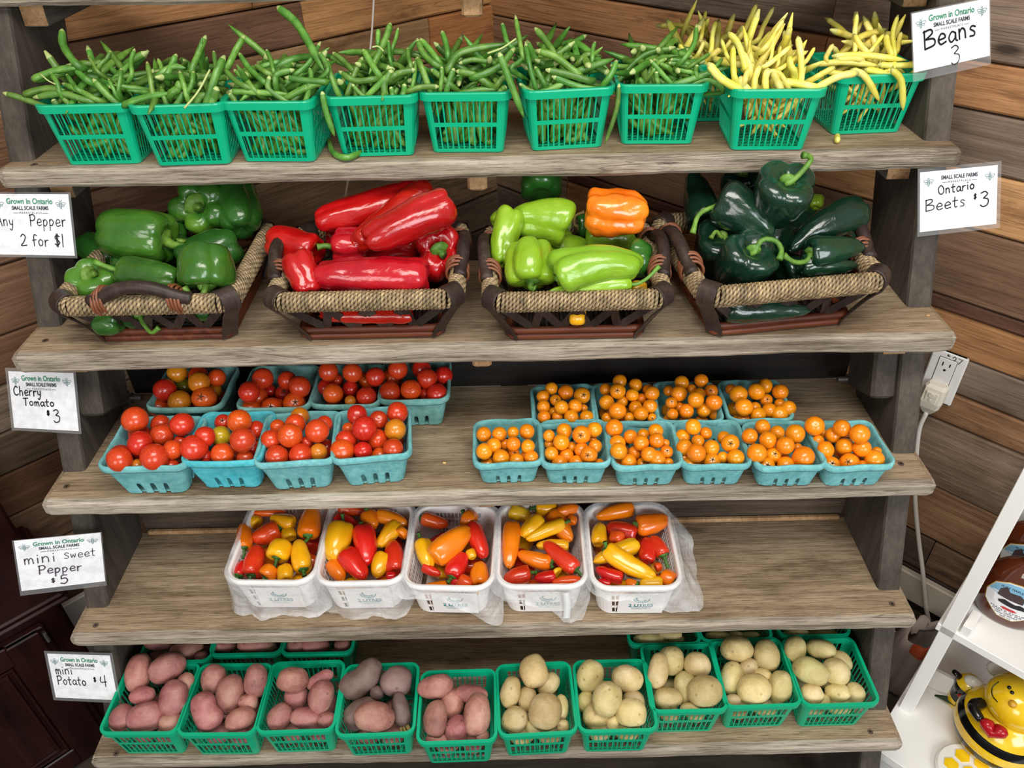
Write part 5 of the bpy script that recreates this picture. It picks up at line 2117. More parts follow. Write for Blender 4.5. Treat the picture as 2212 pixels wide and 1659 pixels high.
ORA_DATA = [
    (ZC, '193 760 72 O s;335 755 68;460 740 55;588 733 72;282 865 72;385 850 50;462 845 68;598 870 65;195 915 75;470 930 52 O c;350 975 78;575 950 45;495 1005 72;630 972 68;222 1040 70'),
    (ZC, '790 770 55;930 730 75;1090 762 85 O c;1208 715 70;1195 810 40;795 850 52;903 830 75;1000 875 50;1215 870 65;1090 900 70;812 935 65;952 955 66;1158 945 80 O c;890 1020 75;1045 1020 72;1250 1030 50'),
    (ZC, '1390 700 80;1540 780 65;1655 760 55;1770 730 70;1420 840 76;1638 838 74;1780 815 72;1430 910 78;1575 930 63;1710 945 72;1870 920 62 O c;1860 840 40;1520 1010 75;1780 985 82 O s;1650 1030 58 O c;1890 1020 45;1425 1035 45'),
    (ZC, '2115 690 75;2020 780 70;2160 820 60;2035 875 72;2145 930 85;2085 1035 65;2035 975 40;2232 750 58;2282 885 78;2397 790 62;2457 840 82 O c;2387 970 55;2507 975 80;2287 1010 82 O c'),
    (ZD, '592 775 72;710 690 72;845 745 66;1010 755 90;760 810 80;922 860 82;610 880 50;1035 880 40;660 930 88;810 950 75 O c;920 985 48;1085 970 104;745 1050 80 O c;925 1040 78'),
    (ZD, '1190 680 90 O s;1440 700 78;1605 755 90;1270 750 40;1360 765 72;1220 820 58;1465 870 80;1290 900 80;1625 885 84;1480 800 50 O c;1760 915 45;1740 990 90;1580 960 50;1510 1020 88 O c;1340 1040 80 O c;1630 1045 50'),
    (ZC, '812 338 60;945 372 72;1095 402 78 O c;735 410 60;850 445 52 O c;740 505 62;905 508 65;1030 500 66;830 550 40;1110 520 40;745 600 62;868 600 52;995 600 68;1140 605 68'),
    (ZC, '1440 270 65;1310 345 58;1422 362 72 O c;1588 305 62;1700 350 50;1738 382 68;1557 398 60;1320 465 70;1465 455 55;1640 430 50;1585 515 65;1720 505 70 O s;1420 545 80;1635 570 68;1320 610 50;1525 605 50;1740 610 45 O c'),
    (ZC, '2010 282 65;1890 360 50;1985 385 75;2100 340 45;1915 470 55 O c;2140 440 74;1990 510 45;2055 545 68;1925 575 55;2190 265 65;2172 390 58;2282 360 62 O c;2307 465 75;2212 535 68;2312 570 56'),
    (ZD, '490 390 82;735 315 70;655 365 78;875 370 72;745 445 60 O c;540 510 82;870 480 50;950 520 70;640 520 58;775 540 70;670 580 72;870 575 78 O s;535 620 58;945 620 40;420 345 50')]
ONAME = ['leftmost front orange box', 'second front orange box', 'third front orange box', 'fourth front orange box', 'fifth front orange box', 'last front orange box',
         'leftmost back orange box', 'second back orange box', 'third back orange box', 'last back orange box']
for i, (z, s) in enumerate(ORA_DATA):
    tomatoes(td(s), ora_boxes[i], z[0], z[1], 'O', ONAME[i], 5, 'tomato_orange', 70 + i)

# ================================================================== potatoes
ZE, ZF, ZG = (.23508, (200, 1360)), (.24412, (700, 1360)), (.32550, (1200, 1360))


def potatoes(data, z, basket, mat, word, bname, seed, fill=4, back=False):
    bx, by, yaw, yf = basket
    k, (ox, oy) = z
    r = random.Random(seed)
    items, meta = [], []
    for q in data.split(';'):
        f = q.split()
        X, Y, a, b, ang = [float(v) for v in f[:5]]
        opt = f[5] if len(f) > 5 else ''
        px, py = ox + k * X, oy + k * Y
        P = on_slope(px, py, by, SZ[4] + GH - .006, .25)
        ra, rb = a * k * depth_of(P) / FPX, b * k * depth_of(P) / FPX
        m_ = min(ra, rb)
        lo, hi = by - GW / 2 + m_ * .85 + .006, by + GW / 2 - m_ * .55
        if P[1] > hi: P = on_y(px, py, hi)
        if P[1] < lo: P = on_y(px, py, lo)
        items.append([ray(px, py), depth_of(P), (a + b) / 2 * k * .86])
        meta.append((px, py, a * k, b * k, ang, opt))
    t = separate(items, gap=.93)
    names = heap_places([(m[0], m[1]) for m in meta])
    for n_, (it, tt, (px, py, a, b, ang, opt), nm) in enumerate(zip(items, t, meta, names)):
        P = CAM + it[0] * tt
        ra, rb = a * tt / FPX, b * tt / FPX
        P[2] = max(P[2], SZ[4] + .005 + min(ra, rb))
        if back: P[2] = min(P[2], SZ[3] - .034 - min(ra, rb))
        mt = {'g': 'pot_yellow', 'k': 'pot_brown', 'p': 'pot_red'}.get(opt[:1], mat)
        V, F = lump_mesh(rb, (ra * .25 + rb * .75) * .95, ra, seed + n_ * 1.7, two=.3 if 't' in opt else 0, amt=.12 if 'k' in opt else .085)
        mb = MB()
        mb.add(V, F)
        o = mb.build('potato', M[mt])
        an = math.radians(ang)
        zax = Vector(RT) * math.cos(an) - Vector(DN) * math.sin(an)
        yax = -Vector(it[0]).normalized()
        zax = (zax - yax * zax.dot(yax)).normalized()
        xax = yax.cross(zax)
        o.matrix_world = frame_matrix(P, xax, yax, zax)
        w = {'pot_yellow': 'yellow', 'pot_brown': 'grey brown', 'pot_red': 'red'}[mt]
        tag(o, f'{w} potato {nm}, {bname}', 'potato', f'potatoes in the {bname}')
        if opt.endswith('s'):
            ms = MB()
            for q in range(5):
                e = Vector((r.uniform(-.5, .5) * rb, ra * .3, ra * .92))
                ms.tube(spline([e * .9, e * 1.03 + Vector((r.uniform(-.004, .004), 0, .004)), e * 1.05 + Vector((r.uniform(-.01, .01), .003, .008))], 6), [.003, .003, .0028, .0024, .0018, .001], 5)
            ms.build('sprout_scab', M['stem_tan'], o)
    for q in range(fill):
        rr_ = r.uniform(.018, .022)
        V, F = lump_mesh(rr_, rr_ * .95, rr_ * 1.2, seed * 3 + q, res=(14, 18))
        mb = MB()
        mb.add(V, F)
        o = mb.build('potato', M[mat])
        o.location = (bx + ((q % 2) - .5) * .05, by - .028 + (q // 2) * .05, SZ[4] + .005 + rr_)
        o.rotation_euler = (1.5, 0, r.uniform(0, 3))
        tag(o, f'{word} potato seen through the slats of the {bname}', 'potato', f'potatoes in the {bname}')


PDATA = [
    (ZE, 'pot_red', 'red', 'leftmost front basket', '420 395 172 115 80;690 350 165 132 28;860 490 90 85 80;460 605 112 80 10;745 635 165 128 75;270 810 115 110 50;720 860 110 90 0;500 795 175 128 12'),
    (ZE, 'pot_red', 'red', 'second front basket', '1115 455 130 115 80;1500 475 150 106 85;1430 670 90 80 0;1055 750 180 135 -62 pt;1360 820 140 100 20;1265 595 175 130 80'),
    (ZE, 'pot_red', 'red', 'third front basket', '1840 460 145 110 0;2090 460 130 65 30;1870 620 110 108 0;1720 810 125 110 60;2160 830 70 95 90;2100 620 155 115 75;1965 810 145 95 0'),
    (ZF, 'pot_red', 'red', 'fourth front basket', '330 430 205 140 38 kt;640 460 140 132 0 k;470 560 60 60 0 k;330 740 165 120 32 k;680 720 155 82 -78 ks;445 775 180 130 -6 p'),
    (ZF, 'pot_red', 'red', 'forwardmost basket', '990 505 158 105 10;1300 570 150 80 -5;1125 650 130 112 80;985 790 160 106 85;990 965 95 50 0;1180 880 118 110 60;1400 940 60 55 0;1355 755 185 120 84'),
    (ZF, 'pot_yellow', 'yellow', 'first yellow basket', '1855 370 142 130 100;1650 555 135 90 80;1990 485 110 85 50;1800 620 110 90 90;1690 800 118 110 60;2100 690 110 60 90;1850 860 70 70 0;2110 850 60 55 0;1960 725 160 146 80'),
    (ZG, 'pot_yellow', 'yellow', 'second yellow basket', '232 308 105 88 80;475 325 106 85 -10;200 480 70 58 80;340 460 115 98 70;520 480 75 70 0;380 620 45 55 0;270 570 92 82 20;500 555 105 95 0'),
    (ZG, 'pot_yellow', 'yellow', 'third yellow basket', '770 205 95 86 90;680 275 118 66 82;940 235 88 85 0;860 390 110 78 85;900 520 70 34 0;745 455 96 68 0;990 410 114 102 10'),
    (ZG, 'pot_yellow', 'yellow', 'fourth yellow basket', '1205 130 105 85 0;1400 175 105 85 85;1280 250 65 52 30;1175 320 106 76 80;1370 300 62 44 0;1180 470 52 42 0;1490 380 105 80 82;1315 398 116 98 10'),
    (ZG, 'pot_yellow', 'yellow', 'last yellow basket', '1590 130 88 70 80;1760 130 95 66 -10;1900 210 72 60 -50;1610 250 42 48 0;1860 280 90 86 0;1700 425 76 66 0;1780 470 42 42 0;1990 420 68 60 -60;1870 420 82 60 -4;1695 275 118 86 -25')]
for i, (z, mt, w, bn, s) in enumerate(PDATA):
    potatoes(s, z, pot_baskets[i], mt, w, bn, 100 + i * 7)
BDATA = [(ZE, 'pot_red', 'red', 'back basket by the left rail', '600 130 120 62 0;600 245 75 55 0;1000 245 60 50 0;860 190 150 92 12'), (ZE, 'pot_red', 'red', 'middle back red basket', '1210 150 105 62 0;1510 150 176 62 0'),
         (ZE, 'pot_red', 'red', 'last back red basket', '1880 150 100 75 0;2300 150 80 70 0;2045 150 130 78 0'), (ZG, 'pot_yellow', 'yellow', 'leftmost back yellow basket', '620 60 100 42 0;800 65 58 24 0;760 35 80 30 0'),
         (ZG, 'pot_yellow', 'yellow', 'middle back yellow basket', '1075 40 78 28 0;1195 35 48 24 0;1290 35 62 22 0'), (ZG, 'pot_yellow', 'yellow', 'last back yellow basket', '1600 30 80 40 0;1800 40 80 40 0')]
for i, (z, mt, w, bn, s) in enumerate(BDATA):
    potatoes(s, z, PB[i], mt, w, bn, 300 + i * 7, fill=4, back=True)


# ================================================================== peppers
def pepper(name, p_stem, p_tail, wpx, prof, lobes, ldep, mat, plane, label, bend=0.0, stem=None, stem_mat='stem_green', stem_r=None, seed=0, group=None, cat='pepper', zmax=None, lift=0.0,
           end_on=None, lpx=None, res=(40, 56), dent=.09, squash=1.0, zmin=None, roll=None, fat=1.13):
    """p_stem and p_tail in the photograph; plane = (yc, zc, slope) of the heap the fruit lies on"""
    yc, zc, sl = plane
    if end_on is None:
        A, B = on_slope(*p_stem, yc, zc, sl), on_slope(*p_tail, yc, zc, sl)
        c = (A + B) / 2
        L = float(np.linalg.norm(A - B))
        R = wpx / 2 * fat * depth_of(c) / FPX
        Z = (A - B) / L
    else:
        c = on_slope(*p_stem, yc, zc, sl)
        R = wpx / 2 * 1.08 * depth_of(c) / FPX
        L = lpx * depth_of(c) / FPX
        Z = RT * end_on[0] + DN * end_on[1] - FW * end_on[2]
        Z = Z / np.linalg.norm(Z)
        c = c - Z * L * .30
    d = c - CAM
    t = 1 - lift / np.linalg.norm(d)
    c = CAM + d * t
    if zmax is not None and c[2] + R > zmax:
        c = CAM + d * ((zmax - R - CZ) / d[2])
    if zmin is not None and c[2] - R * .9 < zmin:
        c[2] = zmin + R * .9
    N = -(c - CAM) / np.linalg.norm(c - CAM)
    X = np.cross(N, Z)
    if np.linalg.norm(X) < .15: X = np.cross(UP, Z)
    X /= np.linalg.norm(X)
    if float(np.dot(X, DN)) < 0: X = -X
    if bend < 0: X = -X
    if roll: X = np.cos(roll) * X + np.sin(roll) * np.cross(Z, X)
    Y = np.cross(Z, X)
    V, F = pepper_mesh(L, R, prof, lobes, ldep, abs(bend), seed, res, dent, squash)
    mb = MB()
    mb.add(V, F)
    o = mb.build(name, M[mat])
    mw = frame_matrix(c, X, Y, Z)
    o.matrix_world = mw
    tag(o, label, cat, group)
    if stem is not False:
        f0 = L * (.5 - prof[0][1])
        base = Vector((0, 0, f0))
        if abs(bend) > 1e-3:
            Rb = L / abs(bend)
            base = Vector((Rb - Rb * math.cos(f0 / Rb), 0, Rb * math.sin(f0 / Rb)))
        if stem:
            inv = mw.inverted()
            bw_ = mw @ base
            dep = depth_of(np.array(bw_))
            path = []
            for i, q in enumerate(stem):
                path.append(inv @ Vector(CAM + ray(*q[:2]) * (dep - (q[2] if len(q) > 2 else .004 + .004 * i))))
        else:
            r_ = random.Random(seed * 3 + 1)
            path = [base + Vector((0, 0, R * .35)), base + Vector((r_.uniform(-.3, .3) * R, r_.uniform(-.3, .3) * R, R * .75))]
        add_stem(o, base, path, stem_r or R * .16, M[stem_mat])
    return o


J = lambda x, y: (.2803 * x, 360 + .2803 * y)
K = lambda x, y: (560 + .26525 * x, 360 + .26525 * y)
Q = lambda x, y: (1000 + .2652 * x, 360 + .2652 * y)
U = lambda x, y: (1400 + .36709 * x, 320 + .36709 * y)
ZT = SZ[0] - .041
S2P = lambda yc, dz=.10, sl=.6: (yc, SZ[1] + dz, sl)
G1 = 'green bell peppers in the leftmost wicker basket'
B1 = S2P(1.13)
pepper('bell_pepper', J(1760, 130), J(1880, 500), 330 * .28, BELL, 4, .12, 'pep_dkgreen', S2P(1.16, .09, .5), 'green bell pepper coloured dark for the shade at the back of the leftmost wicker basket', stem=False, seed=3, group=G1, zmax=ZT)  # deeper skin colour stands in for shade from the shelf above
pepper('bell_pepper', J(1330, 380), J(1380, 560), 150 * .28, BELL, 3, .12, 'pep_dkgreen', S2P(1.15, .075, .5), 'small dark green bell pepper peeping out below the upright end-on one', stem=False, seed=4, group=G1)
pepper('bell_pepper', J(640, 600), J(920, 720), 210 * .28, BELL, 3, .1, 'pep_dkgreen', S2P(1.13, .065, .3), 'dark green bell pepper half hidden at the left rope rim', stem=False, seed=5, group=G1)
pepper('bell_pepper', J(1390, 760), J(1850, 590), 330 * .28, BELL, 4, .14, 'pep_dkgreen', S2P(1.13, .08, .5), 'big dark green bell pepper lying behind the curly stemmed front one', stem=[J(1400, 850), J(1370, 880)], seed=6, group=G1)
pepper('bell_pepper', J(1530, 300), None, 425 * .28, BELL, 5, .26, 'pep_green', S2P(1.13, .10, .5), 'green bell pepper facing out end-on with its cut stem in the middle', stem=[J(1528, 310, ), J(1532, 318)], seed=8, group=G1, zmax=ZT + .005, end_on=(-.02, .12, .95), lpx=95, stem_r=.0085)
pepper('bell_pepper', J(1310, 570), J(790, 500), 395 * .28, BELL, 4, .13, 'pep_green', B1, 'large wrinkled green bell pepper on top of the leftmost basket', stem=[J(1340, 605), J(1395, 590), J(1400, 560)], seed=12, group=G1, lift=.012, dent=.04)
pepper('bell_pepper', J(700, 850), None, 340 * .28, BELL, 4, .16, 'pep_green', S2P(1.06, .09, .3), 'green bell pepper at the left front facing up with a broken stem', stem=[J(720, 830), J(725, 815)], seed=14, group=G1, end_on=(.15, -.45, .8), lpx=80)
pepper('bell_pepper', J(930, 800), J(1390, 890), 235 * .28, BELL, 3, .1, 'pep_green', S2P(1.06, .095, .4), 'green bell pepper lying behind the front handle with a long pale stem', stem=[J(880, 790), J(730, 735)], seed=16, group=G1, stem_r=.005)
pepper('bell_pepper', J(1590, 930), J(1590, 590), 390 * .28, BELL, 4, .14, 'pep_green', S2P(1.03, .09, 1.3), 'green bell pepper at the right front with a curled stem hanging out', stem=[J(1590, 900), J(1560, 990), J(1480, 1000), J(1415, 930)], seed=18, group=G1, stem_r=.0062)
pepper('bell_pepper', J(760, 1180), J(930, 1210), 200 * .28, BELL, 3, .1, 'pep_dkgreen', S2P(1.07, .04, 0), 'green bell pepper low in the leftmost basket behind the zigzag slats', stem=False, seed=19, group=G1, zmin=SZ[1] + .018)
pepper('bell_pepper', J(1080, 1160), J(1000, 1110), 200 * .28, BELL, 3, .1, 'pep_dkgreen', S2P(1.06, .045, 0), 'green pepper low in the leftmost basket with a hooked stem', stem=[J(1120, 1230), J(1170, 1280), J(1225, 1240)], seed=20, group=G1, zmin=SZ[1] + .018, stem_r=.004)
pepper('bell_pepper', J(1500, 1110), J(1640, 1120), 150 * .28, BELL, 3, .1, 'pep_dkgreen', S2P(1.07, .05, 0), 'green bell pepper low at the right of the leftmost basket', stem=False, seed=21, group=G1, zmin=SZ[1] + .018)

G2 = 'red peppers in the second wicker basket'
B2 = S2P(1.12)
pepper('red_pepper', K(1400, 210), K(440, 450), 265 * .265, LONG, 3, .13, 'pep_red', S2P(1.13, .115, .5), 'long red pepper lying at the very back under the shelf edge', stem=False, seed=31, group=G2, zmax=ZT)
pepper('red_pepper', K(1380, 190), K(790, 640), 240 * .265, LONG, 3, .12, 'pep_red', S2P(1.12, .10, .5), 'red pepper squeezed between the two longest red peppers', stem=False, seed=32, group=G2, zmax=ZT, lift=.03)
pepper('red_pepper', K(470, 720), K(90, 590), 300 * .265, LONG, 3, .14, 'pep_red', S2P(1.1, .085, .4), 'red pepper at the left whose knobbly tip pokes out', stem=False, seed=33, group=G2)
pepper('red_pepper', K(610, 650), K(900, 660), 285 * .265, BELL, 4, .2, 'pep_red', S2P(1.11, .09, .5), 'red bell pepper with a green stem pointing left', stem=[K(600, 655), K(540, 645), K(470, 655)], seed=34, group=G2, stem_r=.0058)
pepper('red_pepper', K(1470, 690), None, 370 * .265, BELL, 4, .22, 'pep_red', S2P(1.11, .10, .5), 'red bell pepper at the right facing out with green calyx', stem=[K(1485, 712), K(1500, 715)], seed=36, group=G2, end_on=(.03, -.05, .95), lpx=110, stem_r=.0068, squash=1.22)
pepper('red_pepper', K(300, 720), K(420, 1040), 240 * .265, LONG, 3, .16, 'pep_red', S2P(1.04, .09, .8), 'narrow red pepper standing at the left front corner', stem=False, seed=37, group=G2)
pepper('red_pepper', K(1560, 300), K(870, 610), 310 * .265, LONG, 3, .12, 'pep_red', S2P(1.06, .135, .6), 'biggest long red pepper with bright highlights lying across the top', stem=False, seed=38, group=G2, lift=.02, zmax=ZT + .012)
pepper('red_pepper', K(1380, 900), K(450, 880), 300 * .265, LONG, 3, .1, 'pep_red', S2P(1.03, .095, .4), 'wide red pepper lying along the front rope rim', stem=False, seed=39, group=G2)
pepper('red_pepper', K(1250, 1210), K(500, 1210), 130 * .265, LONG, 3, .1, 'pep_red', S2P(1.06, .045, 0), 'red pepper at the bottom showing through the zigzag slats', stem=False, seed=40, group=G2, zmin=SZ[1] + .018)

G3 = 'mixed peppers in the third wicker basket'
pepper('bell_pepper', Q(640, 240), Q(640, -30), 320 * .265, BELL, 4, .12, 'pep_dkgreen', S2P(1.16, .12, .5), 'dark green bell pepper at the back of the third wicker basket', stem=False, seed=51, group=G3, zmax=ZT + .004)
pepper('bell_pepper', Q(930, 490), Q(1060, 470), 170 * .265, BELL, 3, .12, 'pep_dkgreen', S2P(1.13, .08, .4), 'small dark green pepper under the orange pepper', stem=[Q(905, 470), Q(920, 400), Q(990, 370)], stem_mat='stem_tan', stem_r=.003, seed=52, group=G3)
pepper('lime_pepper', Q(330, 400), Q(260, 470), 130 * .265, BELL, 3, .12, 'pep_lime', S2P(1.14, .08, .4), 'lime green pepper half hidden behind the hooked one', stem=False, seed=53, group=G3)
pepper('lime_pepper', Q(390, 350), Q(300, 800), 215 * .265, LONG, 3, .2, 'pep_lime', S2P(1.09, .10, .9), 'lime green pepper arm drooping at the left of the third basket', stem=False, seed=54, group=G3, bend=.35)
pepper('lime_pepper', Q(880, 450), Q(400, 400), 350 * .265, CUBA, 3, .15, 'pep_lime', S2P(1.11, .11, .6), 'big hooked lime green pepper at the upper left', stem=[Q(830, 465), Q(815, 460)], seed=55, group=G3, bend=.6, stem_r=.004)
pepper('orange_pepper', Q(1000, 350), Q(1500, 400), 350 * .265, BELL, 4, .15, 'pep_orange', S2P(1.1, .13, .6), 'bright orange bell pepper, the only orange one in the third basket', stem=False, seed=57, group=G3, zmax=ZT + .02, dent=.17)
pepper('lime_pepper', Q(1340, 740), Q(1530, 780), 290 * .265, BELL, 4, .12, 'pep_green', S2P(1.08, .09, .4), 'darker green bell pepper at the right under the orange one', stem=False, seed=58, group=G3)
pepper('lime_pepper', Q(555, 960), Q(545, 610), 360 * .265, BELL, 4, .2, 'pep_lime', S2P(1.04, .09, .8), 'bumpy lime green pepper at the left front', stem=[Q(550, 985), Q(590, 1000)], seed=59, group=G3, stem_r=.006)
pepper('orange_pepper', Q(1370, 990), Q(1500, 1000), 120 * .265, BELL, 3, .12, 'mini_yg', S2P(1.04, .08, .4), 'yellow orange pepper just showing at the right front rim', stem=False, seed=60, group=G3)
pepper('lime_pepper', Q(1360, 940), Q(700, 1030), 175 * .265, POBL, 3, .1, 'pep_lime', S2P(1.01, .095, .4), 'slim lime green pepper with a long stem along the front rim', stem=[Q(1400, 960), Q(1500, 910), Q(1600, 810)], seed=61, group=G3, stem_r=.0035)
pepper('lime_pepper', Q(740, 840), Q(1450, 760), 340 * .265, CUBA, 3, .14, 'pep_lime', S2P(1.04, .12, .6), 'glossy lime green pepper lying across the middle of the third basket', stem=[Q(765, 850), Q(760, 870)], seed=63, group=G3, bend=.75, lift=.014, stem_r=.005)
pepper('orange_pepper', Q(870, 1220), Q(1000, 1230), 130 * .265, BELL, 3, .14, 'mini_y', S2P(1.06, .045, 0), 'yellow pepper at the bottom showing through the slats', stem=False, seed=64, group=G3, zmin=SZ[1] + .018)

G4 = 'dark poblano peppers in the rightmost wicker basket'
PB4 = S2P(1.13)
pepper('poblano_pepper', U(330, 440), U(262, 130), 185 * .367, POBL, 3, .08, 'pep_poblano', S2P(1.18, .11, .6), 'darkest poblano pointing up at the left back', stem=False, seed=71, group=G4, zmax=ZT)
pepper('poblano_pepper', U(545, 180), None, 225 * .367, POBL, 3, .14, 'pep_poblano', S2P(1.15, .12, .5), 'poblano shaded at the back with its stem bending up', stem=[U(545, 150), U(530, 110)], seed=72, group=G4, zmax=ZT, end_on=(0, -.6, .7), lpx=120, stem_r=.004)
pepper('lime_pepper', U(990, 290), U(985, 350), 80 * .367, BELL, 3, .1, 'pep_lime', S2P(1.16, .09, .5), 'small pale green pepper peeping out behind the poblanos', stem=False, seed=73, group=G4)
pepper('poblano_pepper', U(430, 550), None, 290 * .367, POBL, 3, .14, 'pep_poblano', S2P(1.1, .085, .5), 'poblano at the left behind the front one with short curled stem', stem=[U(430, 520), U(400, 490), U(370, 530)], seed=74, group=G4, end_on=(-.1, -.5, .8), lpx=130, stem_r=.004)
pepper('poblano_pepper', U(800, 232), None, 335 * .367, POBL, 4, .16, 'pep_poblano', S2P(1.085, .205, .1), 'poblano standing at the top with a long stem bending upward', stem=[U(825, 205), U(890, 155), U(955, 75), U(945, 48), U(912, 42)], seed=75, group=G4, end_on=(.05, -.5, .86), lpx=150, stem_r=.0052)
pepper('poblano_pepper', U(430, 300), U(740, 520), 250 * .367, POBL, 3, .1, 'pep_poblano', S2P(1.1, .12, .6), 'tapering poblano with a long pale stem arching left', stem=[U(400, 340), U(300, 390), U(262, 500)], seed=76, group=G4, bend=.3, lift=.012, stem_r=.0048)
pepper('poblano_pepper', U(1240, 345), U(815, 575), 200 * .367, POBL, 3, .07, 'pep_poblano', S2P(1.1, .11, .6), 'long glossy poblano at the right with hidden stem', stem=False, seed=77, group=G4, bend=.45)
pepper('poblano_pepper', U(900, 690), U(1240, 690), 130 * .367, POBL, 3, .08, 'pep_poblano', S2P(1.04, .08, .4), 'poblano lowest at the right along the rim', stem=False, seed=78, group=G4)
pepper('poblano_pepper', U(940, 620), U(1280, 580), 175 * .367, POBL, 3, .09, 'pep_poblano', S2P(1.05, .10, .5), 'poblano at the right front with a pale stem pointing left', stem=[U(930, 665), U(860, 670), U(798, 630)], seed=79, group=G4, stem_r=.0048)
pepper('poblano_pepper', U(590, 640), None, 330 * .367, POBL, 3, .18, 'pep_poblano', S2P(1.05, .095, .5), 'front poblano with two lobes and a high arching stem', stem=[U(620, 620), U(670, 540), U(750, 545), U(785, 600), U(772, 655)], seed=80, group=G4, end_on=(.2, -.5, .82), lpx=170, stem_r=.005)
pepper('poblano_pepper', U(450, 950), U(950, 950), 150 * .367, POBL, 3, .08, 'pep_poblano', S2P(1.07, .045, 0), 'poblano lying at the bottom behind the zigzag slats', stem=False, seed=81, group=G4, zmin=SZ[1] + .018)

for i_, (kn, nm, grp, lb, mt, pf, pts) in enumerate((
        ('g', 'bell_pepper', G1, 'green bell pepper buried under the others in the leftmost wicker basket', 'pep_dkgreen', BELL, ((J(900, 850), J(1250, 750), 280), (J(1150, 640), J(1450, 640), 260), (J(1000, 560), J(1250, 500), 260))),
        ('r', 'red_pepper', G2, 'red pepper buried under the others in the second wicker basket', 'pep_red', LONG, ((K(700, 850), K(1300, 780), 300), (K(550, 560), K(1000, 520), 280), (K(1100, 640), K(1500, 560), 280))),
        ('l', 'lime_pepper', G3, 'lime green pepper buried under the others in the third wicker basket', 'pep_lime', CUBA, ((Q(560, 760), Q(1000, 640), 300), (Q(480, 560), Q(900, 620), 280), (Q(1000, 560), Q(1400, 620), 260))),
        ('p', 'poblano_pepper', G4, 'poblano buried under the others in the rightmost wicker basket', 'pep_poblano', POBL, ((U(640, 480), U(860, 640), 260), (U(780, 740), U(1000, 690), 200), (U(700, 400), U(1000, 420), 260), (U(400, 420), U(560, 560), 240), (U(1000, 470), U(1230, 520), 200))))):
    for q_, (a_, b_, w_) in enumerate(pts):
        kk = {'g': .28, 'r': .265, 'l': .265, 'p': .367}[kn]
        pepper(nm, a_, b_, w_ * kk, pf, 3, .1, mt, S2P(1.12, .062, .38), lb, stem=False, seed=500 + i_ * 11 + q_, group=grp, zmin=SZ[1] + .016)

# mini peppers -----------------------------------------------------------
H1 = lambda x, y: (440 + .25316 * x, 1070 + .25316 * y)
H2 = lambda x, y: (980 + .25316 * x, 1070 + .25316 * y)
MINIS = [
    (0, H1, 'leftmost white basket', '460 250 410 200 130 y n;700 150 390 150 70 ro n;770 250 570 190 140 y n;740 370 720 280 130 y n;930 110 940 60 130 o n;890 350 930 100 195 o d;650 290 415 375 185 ro d;350 455 340 240 140 o d 345 540;290 690 335 560 105 r d;395 690 470 430 190 r d;520 705 600 610 165 o d;700 725 690 600 135 y n;850 640 800 380 175 y d;620 545 690 390 215 y d 600 645'),
    (1, H1, 'second white basket', '1150 115 1380 140 100 ro n;1040 380 1060 280 85 r n;1400 150 1440 280 150 o d 1385 110;1130 200 1340 300 145 r n;1480 160 1745 240 130 o n;1670 340 1720 290 120 o n;1660 240 1490 440 150 y n;1090 570 1190 720 150 o n;1530 500 1470 700 155 y n;1640 660 1610 390 195 r n;1560 700 1640 690 90 r n;1190 250 1090 550 235 y d;1370 270 1400 600 205 r d 1340 230;1200 490 1380 710 195 r n'),
    (2, H1, 'middle white basket', '1860 200 2090 250 125 ro d;2220 190 2310 240 190 o d 2210 130;1860 390 1930 620 165 y d 1830 320;2120 710 2290 770 105 r n;1870 610 2020 680 90 r n;2270 470 2300 540 90 y n;2283 250 2395 530 165 r n;2110 700 2225 490 165 r d;2180 720 2290 780 130 ro n;2355 770 2355 570 170 o n;2330 800 2360 830 90 y n;1960 540 2270 290 235 o n'),
    (3, H2, 'fourth white basket', '480 130 660 190 150 yg n;700 115 890 100 140 y d;890 150 1060 100 120 o n;840 150 1000 390 165 o n;1000 240 1020 180 90 o n;740 200 590 350 170 y n;980 430 710 420 110 y n;500 240 470 620 165 o n;940 230 620 375 125 y d 990 215;830 590 540 500 145 o d 845 620;890 670 860 640 110 y n;1050 640 770 400 155 r d 1090 680;650 660 430 720 160 r d;870 700 690 710 115 r n;1080 720 840 735 85 ro n'),
    (4, H2, 'rightmost white basket', '1560 340 1300 260 165 r n;1530 110 1220 180 145 o n;1560 270 1830 210 195 o d 1550 300;1230 420 1250 240 135 y n;1410 330 1380 410 140 ro d;1570 410 1190 560 150 y n;1650 570 1650 360 145 r n;1800 510 1690 350 130 r d 1830 620;1720 620 1770 600 80 ro n;1340 760 1230 725 70 r n;1440 720 1210 630 115 r n;1780 740 1590 750 105 y n;1560 780 1470 730 85 o d;1880 740 1770 670 155 o d;1290 470 1710 710 175 y d 1290 400')]
MW = {'r': 'red', 'ro': 'scarlet', 'o': 'orange', 'y': 'yellow', 'yg': 'olive yellow'}
